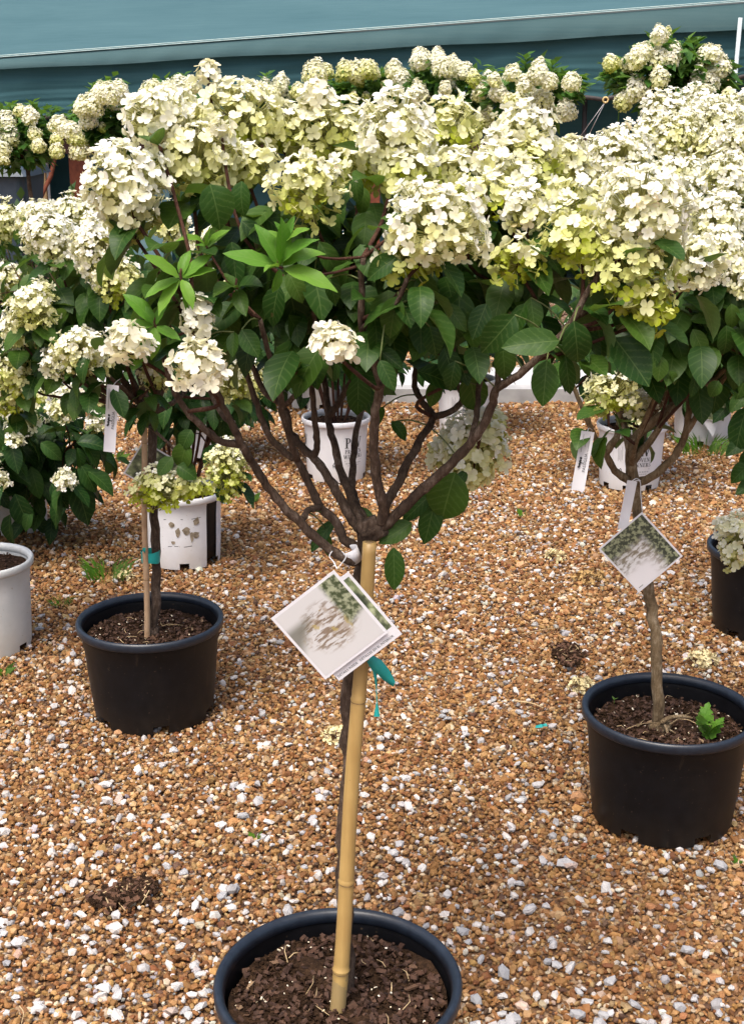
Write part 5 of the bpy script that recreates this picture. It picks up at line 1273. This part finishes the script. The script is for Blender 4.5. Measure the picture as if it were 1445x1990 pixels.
# ------------------------------------------------------------------ printed tags
def print_mat(kind):
    m, nt, b = mat_new('tag_print_' + kind); v = coords(nt)
    sx = nt.nodes.new('ShaderNodeSeparateXYZ'); nt.links.new(v, sx.inputs[0])
    def sm(val, lo, hi):
        n_ = nt.nodes.new('ShaderNodeMapRange'); n_.interpolation_type = 'SMOOTHSTEP'; nt.links.new(val, n_.inputs[0]); n_.inputs[1].default_value = lo; n_.inputs[2].default_value = hi; return n_.outputs[0]
    x, y_ = sx.outputs[0], sx.outputs[1]
    if kind == 'chairs':
        c = (0.60, 0.60, 0.60)
        k = sm(noise(nt, 60, 6, mapping(nt, v, (1.0, 1.0, 1), (0, 0, R(20)))), .47, .60)
        k2 = sm(noise(nt, 90, 5, mapping(nt, v, (.45, 2.0, 1), (0, 0, R(78)))), .50, .57)
        d = mth(nt, 'SQRT', mth(nt, 'ADD', mth(nt, 'POWER', mth(nt, 'MULTIPLY', x, 24.0), 2.0), mth(nt, 'POWER', mth(nt, 'MULTIPLY', mth(nt, 'ADD', y_, -.001), 28.0), 2.0)))
        ctr = mth(nt, 'SUBTRACT', 1.0, sm(d, .75, 1.2))
        c = mixc(nt, c, (0.36, 0.30, 0.24), mth(nt, 'MULTIPLY', k, mth(nt, 'MULTIPLY', ctr, .8)))
        c = mixc(nt, c, (0.20, 0.14, 0.09), mth(nt, 'MULTIPLY', k2, mth(nt, 'MULTIPLY', ctr, .9)))
        c = mixc(nt, c, (0.45, 0.36, 0.12), mth(nt, 'MULTIPLY', sm(noise(nt, 55, 2, v), .60, .66), mth(nt, 'MULTIPLY', ctr, .7)))
        gsh = sm(noise(nt, 140, 4, v), .40, .62)
        gm = mth(nt, 'MULTIPLY', sm(x, .020, .030), sm(mth(nt, 'ADD', y_, mth(nt, 'MULTIPLY', x, -.3)), -.030, -.018))
        c = mixc(nt, c, mixc(nt, (0.05, 0.07, 0.03), (0.35, 0.38, 0.25), gsh), gm)
        sh = mth(nt, 'MULTIPLY', sm(mth(nt, 'ADD', mth(nt, 'MULTIPLY', y_, 1.0), mth(nt, 'MULTIPLY', x, -.9)), .026, .052), sm(mth(nt, 'MULTIPLY', y_, -1.0), -.036, -.020))
        c = mixc(nt, c, (0.14, 0.14, 0.11), mth(nt, 'MULTIPLY', sh, .85))
    elif kind == 'garden':
        k = sm(noise(nt, 55, 6, mapping(nt, v, (1, 2.2, 1), (0, 0, R(35)))), .42, .58)
        c = mixc(nt, (0.66, 0.66, 0.66), (0.22, 0.19, 0.14), k)
        k2 = sm(noise(nt, 120, 5, v), .45, .6)
        edge = mth(nt, 'MAXIMUM', sm(y_, .012, .034), sm(x, .014, .036))
        c = mixc(nt, c, mixc(nt, (0.035, 0.045, 0.03), (0.30, 0.33, 0.20), k2), edge)
        pale = mth(nt, 'MULTIPLY', sm(mth(nt, 'MULTIPLY', y_, -1), .002, .03), sm(mth(nt, 'MULTIPLY', x, -1.0), -.03, .01))
        c = mixc(nt, c, (0.74, 0.73, 0.75), pale)
    else:
        vo = N(nt, 'ShaderNodeTexVoronoi', Scale=90.0); nt.links.new(v, vo.inputs['Vector'])
        k = sm(vo.outputs['Distance'], .25, .6); k2 = sm(noise(nt, 30, 3, v), .42, .58)
        c = mixc(nt, mixc(nt, (0.48, 0.52, 0.32), (0.20, 0.25, 0.12), k), (0.02, 0.03, 0.02), mth(nt, 'MULTIPLY', k2, .85))
    nt.links.new(mixc(nt, c, (.9, .9, .9), 1.0, 'MULTIPLY'), b.inputs['Base Color']); b.inputs['Roughness'].default_value = 0.4
    return m
def card_obj(name, w_, h_, mat, parent, th=.0006, bend=0.0, z=0.0, dx=0, dy=0):
    n_ = 8; mb = MB(); vs = []
    for s_ in (0, 1):
        for j in range(n_ + 1):
            for i in range(n_ + 1):
                u, v_ = i / n_ - .5, j / n_ - .5
                vs.append((u * w_ + dx, v_ * h_ + dy, z + bend * (u + .5) * (u + .5) + (th if s_ else 0)))
    k = (n_ + 1) ** 2; fs = []
    for j in range(n_):
        for i in range(n_):
            a = j * (n_ + 1) + i; fs.append((k + a, k + a + 1, k + a + n_ + 2, k + a + n_ + 1)); fs.append((a, a + n_ + 1, a + n_ + 2, a + 1))
    for i in range(n_):
        for a, b2 in ((i, i + 1), (k - 1 - i, k - 2 - i), ((n_ + 1) * (i + 1), (n_ + 1) * i), ((n_ + 1) * i + n_, (n_ + 1) * (i + 1) + n_)):
            fs.append((b2, a, k + a, k + b2)) 
    mb.add(vs, fs); return ob(name, mb.mesh(name, smooth=False), mat, parent)
def text_mesh(body, size, align='CENTER'):
    cu = bpy.data.curves.new('lettering', 'FONT'); cu.body = body; cu.size = size; cu.align_x = align; cu.align_y = 'CENTER'; cu.resolution_u = 2
    o = bpy.data.objects.new('tmp_text', cu); COL.objects.link(o); bpy.context.view_layer.update()
    dg = bpy.context.evaluated_depsgraph_get(); me = bpy.data.meshes.new_from_object(o.evaluated_get(dg)); me.name = 'lettering'
    bpy.data.objects.remove(o); me.materials.clear(); return me
def tag_frame(L_, T_, R__, B_, Y, lean=0.0):
    pts = [P(x, y_, Y) for x, y_ in (L_, T_, R__, B_)]; c = sum(pts, Vector()) / 4
    u = ((pts[2] - pts[3]) + (pts[1] - pts[0])) / 2; v_ = ((pts[0] - pts[3]) + (pts[1] - pts[2])) / 2
    w_, h_ = u.length, v_.length; u.normalize(); v_ = (v_ - u * v_.dot(u)).normalized(); n_ = u.cross(v_)
    return Matrix.Translation(c) @ Matrix((u, v_, n_)).transposed().to_4x4(), w_, h_
WIRE = simple('tie_white', (.6, .6, .62), (.72, .72, .74), 30, .4, 0)
def cord(t, pts, r_=.0008, name='cord'):
    inv = t.matrix_world.inverted() if False else None
    mb = MB(); mb.tube(smooth_path(pts, 4), r_, 6)
    o = ob(name, mb.mesh(name), WIRE, None); return o
def make_tag(label, corners, Y, kind, back=None, cord_px=(), margin=.004):
    m, w_, h_ = tag_frame(*corners, Y)
    t = thing('plant_tag', label, 'plant tag'); t.matrix_world = m
    card_obj('card', w_, h_, CARD, t)
    card_obj('picture', w_ - 2 * margin, h_ - 2 * margin, print_mat(kind), t, .0002, z=.0007)
    if back:
        bl = card_obj('back_leaf', w_, h_, CARD, t, bend=-.0, z=-.004, dx=back[0], dy=back[1])
        card_obj('back_picture', w_ - .008, h_ - .024, print_mat('heads'), t, .0002, z=-.0033, dx=back[0], dy=back[1] + .006)
        o = ob('lettering', text_mesh('DETAILS INSIDE   DETALLES EN EL INTERIOR', .0050), INK, t); o.location = (back[0] - .004, back[1] - h_ / 2 + .0058, -.0030)
    if cord_px:
        mi = m.inverted(); mb = MB(); mb.tube(smooth_path([mi @ P(x, y_, yy) for x, y_, yy in cord_px], 5), .0009, 6); ob('cord', mb.mesh('cord'), WIRE, t)
    return t, m, w_, h_
TGY = 1.715
make_tag('square folded picture tag hanging in front of the bamboo stake', ((538, 1194), (655, 1103), (748, 1233), (620, 1328)), TGY, 'chairs', back=(.0125, -.0150), cord_px=[(655, 1106, TGY - .001), (648, 1092, TGY + .01), (640, 1080, TGY + .03), (652, 1068, AY - .035), (672, 1080, AY - .04), (660, 1100, TGY)])
t_, m_, w_, h_ = make_tag('square picture tag on the slim unstaked trunk, garden picture', ((1165, 1066), (1247, 992), (1325, 1083), (1237, 1152)), CY - .04, 'garden', cord_px=[(1247, 994, CY - .041), (1244, 960, CY - .03), (1242, 935, CY - .024), (1225, 938, CY - .024), (1215, 945, CY - .02)])
mb = MB(); 
for k in range(4):
    mb.tube([(-w_ / 2 + .008 + .0028 * k, -h_ / 2 + .008 - .0 * k, .0010), (-w_ / 2 + .008 + .0028 * k, -h_ / 2 + .008, .0012)], .001, 10)
ob('print_dots', mb.mesh('print_dots'), simple('ink_green', (.03, .06, .03), (.06, .1, .05), 30, .6, 0), t_)
make_tag('square tag with flower picture hanging behind the slim taped trunk', ((243, 916), (281, 851), (352, 905), (312, 968)), BY + .06, 'heads', cord_px=[(281, 853, BY + .06), (272, 820, BY + .04), (266, 806, BY + .02), (285, 800, BY + .01)])
make_tag('square tag with flower picture leaning on the white pot by the grass', ((1352, 808), (1362, 757), (1413, 780), (1404, 825)), w['p4'][0][1] - .175, 'heads', margin=.003)
g_ = w['p4'][0][1] - .17
mb = MB(); pts = [P(1363, 817, g_), P(1402, 803, g_), P(1384, 849, g_)]
vs = pts + [p + Vector((0, .001, 0)) for p in pts]; tc = sum(pts, Vector()) / 3
mb.add([v - tc for v in vs], [(0, 2, 1), (3, 4, 5), (0, 1, 4, 3), (1, 2, 5, 4), (2, 0, 3, 5)])
ct = thing('care_card', 'white folded card corner under the flower picture tag on the pot', 'card', tc); ob('card', mb.mesh('card', smooth=False), CARD, ct)
o = ob('lettering', text_mesh('Care: part sun', .010), INK_G, ct) if False else None

def strip_tag(label, top, bot, wpx, Y, txt=True, cords=()):
    a, b_ = P(*top, Y), P(*bot, Y - .004); c = (a + b_) / 2; v_ = (a - b_); L = v_.length; v_.normalize()
    n_ = Vector((0.08, -1, .05)); n_ = (n_ - v_ * n_.dot(v_)).normalized(); u = v_.cross(n_)
    W_ = M(wpx, Y); t = thing('label_strip', label, 'label'); t.matrix_world = Matrix.Translation(c) @ Matrix((u, v_, n_)).transposed().to_4x4()
    card_obj('strip', W_, L, CARD, t, .0005, bend=.004)
    z = .0015 + .004 * .25
    if txt:
        o = ob('lettering', text_mesh('PASSIGLIA', W_ * .34), INK, t); o.rotation_euler = (0, 0, R(90)); o.location = (W_ * .18, -L * .02, z + .0012)
        mb = MB(); r2 = random.Random(2)      # little tree emblem
        for k in range(9): 
            cx_, cy_ = r2.uniform(-.05, .05) * W_ - W_ * .22, r2.uniform(-.085, .085) * L - L * .03; mb.tube([(cx_, cy_, z), (cx_, cy_, z + .0003)], W_ * .085, 10)
        mb.box((-W_ * .06, -L * .03, z + .0002), (W_ * .28, L * .012, .0003)); ob('emblem', mb.mesh('emblem', smooth=False), INK, t)
        mb = MB()
        for k in range(3):
            x_ = (-.28 + .26 * k) * W_; l_ = L * (.30, .12, .27)[k]; mb.box((x_, L * .30, z + .0008), (W_ * .05, l_, .0003))
        ob('small_print', mb.mesh('small_print', smooth=False), INK_G, t)
    if cords:
        mi = t.matrix_world.inverted(); mb = MB(); mb.tube(smooth_path([mi @ P(x, y_, yy) for x, y_, yy in cords], 5), .0009, 6); ob('cord', mb.mesh('cord'), WIRE, t)
    return t
strip_tag('white label strip with black lettering hanging from the taped tree', (220, 748), (213, 878), 23, BY - .26, cords=[(220, 750, BY - .26), (226, 742, BY - .2), (236, 735, BY - .07)])
strip_tag('white label strip with black lettering hanging from the tagged slim tree', (1141, 838), (1121, 953), 25, CY - .19, cords=[(1140, 840, CY - .19), (1144, 832, CY - .14), (1150, 836, CY - .05)])
strip_tag('narrow white strip wound round the slim trunk above its square tag', (1227, 934), (1208, 1028), 19, CY - .026, False, cords=[(1227, 935, CY - .026), (1236, 930, CY - .022), (1246, 936, CY - .018)])
def loop_band(label, px, py, Y, r_, h, tilt):
    c = P(px, py, Y); t = thing('label_loop', label, 'label', c); mb = MB(); n_ = 24; vs = []
    for s_ in (0, 1):
        for i in range(n_ + 1):
            a = -2.6 + 5.2 * i / n_; rr = r_ * (1 + .12 * math.sin(2 * a)); vs.append((rr * math.cos(a - R(90)), rr * .8 * math.sin(a - R(90)), (s_ - .5) * h * (1 - .25 * abs(a) / 2.6)))
    mb.add(vs, [(i, i + 1, n_ + 2 + i, n_ + 1 + i) for i in range(n_)]); o = ob('band', mb.mesh('band'), CARD, t); o.rotation_euler = tilt
    md = o.modifiers.new('thick', 'SOLIDIFY'); md.thickness = .0006; return t
loop_band('white plastic loop wrapped round the cut branch beside the stake top', 680, 1078, AY - .025, .0135, .024, (R(10), R(-25), R(20)))
loop_band('small white plastic loop on the fork of the taped tree', 283, 788, BY - .0, .015, .014, (0, R(15), 0))

# ------------------------------------------------------------------ things lying on the gravel
def dried(label, px, py, rpx, mat, n_=70, squash=.6):
    g = G(px, py + rpx * .4); r_ = M(rpx, g.y); t = thing('dried_flower_head', label, 'dried flower', (g.x, g.y, .019)); mb = MB()
    pv, pf = petal_geo(1); r2 = np.random.default_rng(int(px))
    for _ in range(n_):
        d = r2.normal(size=3); d[2] = abs(d[2]); d /= np.linalg.norm(d); p = Vector(d * np.array([r_, r_, r_ * squash]) * r2.uniform(.6, 1.05)); fr = Vector((0, 0, 1)).rotation_difference(Vector(d + r2.normal(0, .6, 3))).to_matrix()
        for k in range(4):
            rz = Matrix.Rotation(k * 1.57 + r2.uniform(-.4, .4), 3, 'Z') @ Matrix.Rotation(r2.uniform(-.2, .9), 3, 'X'); s = r2.uniform(.008, .013)
            mb.add([p + fr @ (rz @ (Vector(q) * s)) for q in pv], pf)
    ob('petals', mb.mesh('petals'), mat, t)
    mb = MB(); mb.tube([(0, 0, .004), (r_ * .8, r_ * .3, .006), (r_ * 1.3, r_ * .4, .003)], [.002, .0012, .0012], 5); ob('stalk', mb.mesh('stalk'), STRAW, t)
dried('brown dried flower head on the gravel beside the slim trunk\'s tag', 1145, 1125, 34, DRY, 80)
dried('flat pale dried flower head next to a brown dried one', 1075, 1082, 24, DRY_P, 40, .4)
dried('pale cream dried flower head lying behind the bamboo stake', 655, 1432, 30, DRY_P, 45)
dried('faded flower head lying against the rim side of the weedy pot', 1130, 1336, 28, DRY_P, 45)
dried('pale dried flower head on the gravel behind the weedy pot', 1362, 1284, 32, DRY_P, 60)
dried('small dried flower head lying next to a grass tuft', 240, 1122, 20, DRY_P, 25, .5)
def soil_spill(label, px, py, rx, ry, n_, seed):
    g = G(px, py); r2 = random.Random(seed); t = thing('soil_clump', label, 'spilled soil', (g.x, g.y, .017)); a_ = M(rx, g.y); b_ = M(ry, g.y) / math.sin(PITCH + .17)
    blobs = [(r2.uniform(-.7, .7), r2.uniform(-.7, .7)) for _ in range(4)]
    for part, k, s0, s1, mt in (('soil_crumbs', n_, .004, .011, SOIL), ('bark_bits', n_ // 2, .005, .012, simple('bark_bits', (.05, .022, .013), (.13, .065, .035), 60, .9, .2)), ('straw_bits', n_ // 14, .002, .003, STRAW)):
        mb = MB()
        for _ in range(k):
            bx_, by_ = r2.choice(blobs); x_, y_ = bx_ * .7 + r2.gauss(0, .22), by_ * .7 + r2.gauss(0, .22); s = r2.uniform(s0, s1); rot = Euler((r2.gauss(0, .5), r2.gauss(0, .5), r2.uniform(0, 6))).to_matrix()
            mb.box((x_ * a_, y_ * b_, .004 + r2.uniform(0, .010)), (s * (r2.uniform(.8, 2.0) if part != 'straw_bits' else 14), s * .8, s * .6), rot)
        stuff(ob(part, mb.mesh(part, smooth=False), mt, t))
soil_spill('clump of spilled dark bark soil on open gravel', 245, 1765, 78, 36, 420, 5)
soil_spill('patch of spilled dark soil beside the weedy pot and a faded flower head', 1105, 1290, 36, 36, 240, 6)
def weed(label, px, py, hpx, n_, kind, name='weed', cat='weed', spread=.5):
    g = G(px, py); h = M(hpx, g.y); t = thing(name, label, cat, (g.x, g.y, .010)); mb = MB(); r2 = random.Random(int(px * 7 + py))
    for k in range(n_):
        a = r2.uniform(0, 6.28); d = h * spread * math.sqrt(r2.random()); p = Vector((d * math.cos(a), d * math.sin(a), 0)); lean = Vector((math.cos(a) * r2.uniform(.1, .7), math.sin(a) * r2.uniform(.1, .7), 1)).normalized(); L = h * r2.uniform(.5, 1.1)
        w_ = L * (.05 if kind == 'grass' else .22); s = lean.cross(Vector((math.cos(a + 1.5), math.sin(a + 1.5), .1))).normalized() * w_
        q = p + lean * L * .55; e = p + lean * L + Vector((math.cos(a), math.sin(a), -.5)) * L * .3
        mb.add([p - s * .4, p + s * .4, q + s, q - s, e], [(0, 1, 2, 3), (3, 2, 4)])
    me = mb.mesh('blades'); me.uv_layers.new(name='UVMap'); ob('blades', me, LEAF_Y if kind != 'dark' else LEAF, t)
weed('mossy green weed tuft on gravel behind the taped tree\'s pot', 212, 1128, 46, 90, 'grass', spread=.9)
weed('small green weed tuft near the pale grey pot', 122, 1182, 24, 40, 'grass', spread=.9)
weed('green weed at the foot of the pale grey pot', 10, 1318, 26, 14, 'leaf')
weed('lime weed rosette on gravel between the scuffed pot and a white printed pot', 490, 978, 18, 22, 'leaf', spread=.6)
weed('two-leaved green seedling standing in open gravel', 500, 1640, 26, 5, 'leaf', spread=.2)
weed('small green leafy sprig on the gravel past the hanging flower head', 1018, 1008, 18, 6, 'leaf')
weed('grass tuft growing at the foot of a white pot', 1365, 884, 40, 110, 'grass', name='grass_tuft', cat='grass', spread=1.1)
weed('grass tuft growing past the white pot with the picture tag', 1430, 860, 40, 80, 'grass', name='grass_tuft', cat='grass', spread=1.2)
weed('green blade of weed by the weedy pot\'s foot', 1432, 1685, 18, 10, 'leaf')
weed('lime weed beside the scuffed pot\'s shrub', 225, 900, 22, 24, 'leaf', spread=.8)
# the lobed weed in the right-hand pot
wp = P(1372, 1428, CY - .06); wr = thing('lobed_weed', 'bright green weed with lobed leaves growing in the black pot\'s soil', 'weed', (wp.x, wp.y, RZ))
def lobed(L):
    mb = MB(); n_ = 9; vs, fs = [], []
    for j in range(n_):
        t = j / (n_ - 1); w_ = (.32 * math.sin(math.pi * min(1, t * .9 + .08)) * (1.0 if j % 2 else .5)) * L; yy = t * L; z = .18 * L * math.sin(t * 2.4)
        vs += [(-w_, yy - (0 if j % 2 else .0), z), (0, yy, z - .02 * L), (w_, yy, z)]
    for j in range(n_ - 1):
        for i in range(2): a = j * 3 + i; fs.append((a, a + 1, a + 4, a + 3))
    mb.add(vs, fs); me = mb.mesh('leaf', smooth=False); me.uv_layers.new(name='UVMap'); me.materials.append(LEAF_Y); return me
lm = [lobed(.055), lobed(.045)]
for k in range(11):
    o = ob('leaf', lm[k % 2], None, wr, (random.uniform(-.012, .02), random.uniform(-.01, .01), .004 + .003 * k)); o.rotation_euler = (random.uniform(.3, 1.1), 0, k * 2.4 + .6)
for i, (px, py) in enumerate(((1222, 1328), (1368, 1338), (1192, 1370), (1178, 1345))):
    g = G(px, py, RZ); t = thing('seedling', 'tiny green seedling in the soil of the pot with the lobed weed', 'seedling', (g.x, g.y, RZ), 'tiny seedlings in the weedy pot'); mb = MB(); mb.tube([(0, 0, -.004), (0, 0, .014)], .0007, 5)
    for k in range(3):
        a = k * 2.1 + i; mb.add([(0, 0, .013), (.003 * math.cos(a + .8), .003 * math.sin(a + .8), .016), (.010 * math.cos(a), .010 * math.sin(a), .019), (.003 * math.cos(a - .8), .003 * math.sin(a - .8), .016)], [(0, 1, 2, 3)])
    me = mb.mesh('sprout'); me.uv_layers.new(name='UVMap'); ob('sprout', me, LEAF_Y, t)
# surface roots at the slim trunk's foot
mb = MB()
for pts, r_ in (([(1283, 1405), (1300, 1395), (1325, 1392), (1345, 1396)], .006), ([(1290, 1408), (1296, 1425), (1288, 1438), (1305, 1434)], .0035), ([(1300, 1418), (1320, 1430), (1335, 1440)], .002), ([(1300, 1408), (1320, 1395), (1340, 1385)], .002), ([(1285, 1406), (1262, 1405), (1235, 1408)], .002)):
    q = [P(x, y_, CY - .02 - .0006 * (y_ - 1400)) for x, y_ in pts]
    for v in q: v.z = max(v.z, RZ + .002)
    mb.tube(smooth_path(q, 4), [r_, r_ * .5], 7, True, 0, .1)
bm = bmesh.new(); bmesh.ops.create_icosphere(bm, subdivisions=2, radius=1)
for v in bm.verts: v.co = Vector((v.co.x * .026, v.co.y * .022, v.co.z * .020)) * (1 + random.uniform(-.12, .12)) + cs + Vector((0, 0, .006))
mb.add([v.co for v in bm.verts], [[v.index for v in f.verts] for f in bm.faces]); bm.free()
ob('root_flare', mb.mesh('root_flare', C.base), BARK_G, C.root)
mb = MB(); bm = bmesh.new(); bmesh.ops.create_icosphere(bm, subdivisions=2, radius=1)
for v in bm.verts: v.co = Vector((v.co.x * .024, v.co.y * .02, v.co.z * .024)) * (1 + random.uniform(-.15, .15)) + bs + Vector((0, 0, .008))
mb.add([v.co for v in bm.verts], [[v.index for v in f.verts] for f in bm.faces]); bm.free(); ob('root_flare', mb.mesh('root_flare', B.base), BARK, B.root)
# twigs and a scrap of teal tape
def twig(label, a, b_, r_, bend=.006):
    p, q = G(*a, .020), G(*b_, .020); t = thing('fallen_twig', label, 'twig', p); mb = MB(); m_ = p.lerp(q, .5) + Vector((bend, 0, .004)); mb.tube([v - p for v in smooth_path([p, m_, q], 4)], [r_, r_ * .5], 6); ob('stick', mb.mesh('stick'), STRAW, t)
twig('thin straw twig on gravel above the spilled soil patch', (1015, 1232), (1085, 1220), .0018)
twig('thin pale twig on gravel beyond the hanging flower head', (958, 962), (990, 990), .0022)
twig('dark twig on gravel near the scrap of teal tape', (998, 1362), (1055, 1376), .0028)
twig('short pale straw lying among large white stones', (38, 1955), (42, 1990), .0014)
g = G(1052, 1420, .012); t = thing('tape_scrap', 'scrap of teal tape lying on the gravel', 'tape', (g.x, g.y, .018)); mb = MB()
for (x_, y_, s) in ((-.008, 0, .010), (.006, .006, .008)):
    mb.add([(x_ - s, y_ - s * .5, .004), (x_ + s, y_ - s * .6, .006), (x_ + s * .8, y_ + s * .6, .010), (x_ - s * .7, y_ + s * .5, .006)], [(0, 1, 2, 3)])
mb.tube([(-.008, 0, .005), (.006, .006, .007)], .002, 5); ob('scrap', mb.mesh('scrap', smooth=False), TEAL, t)
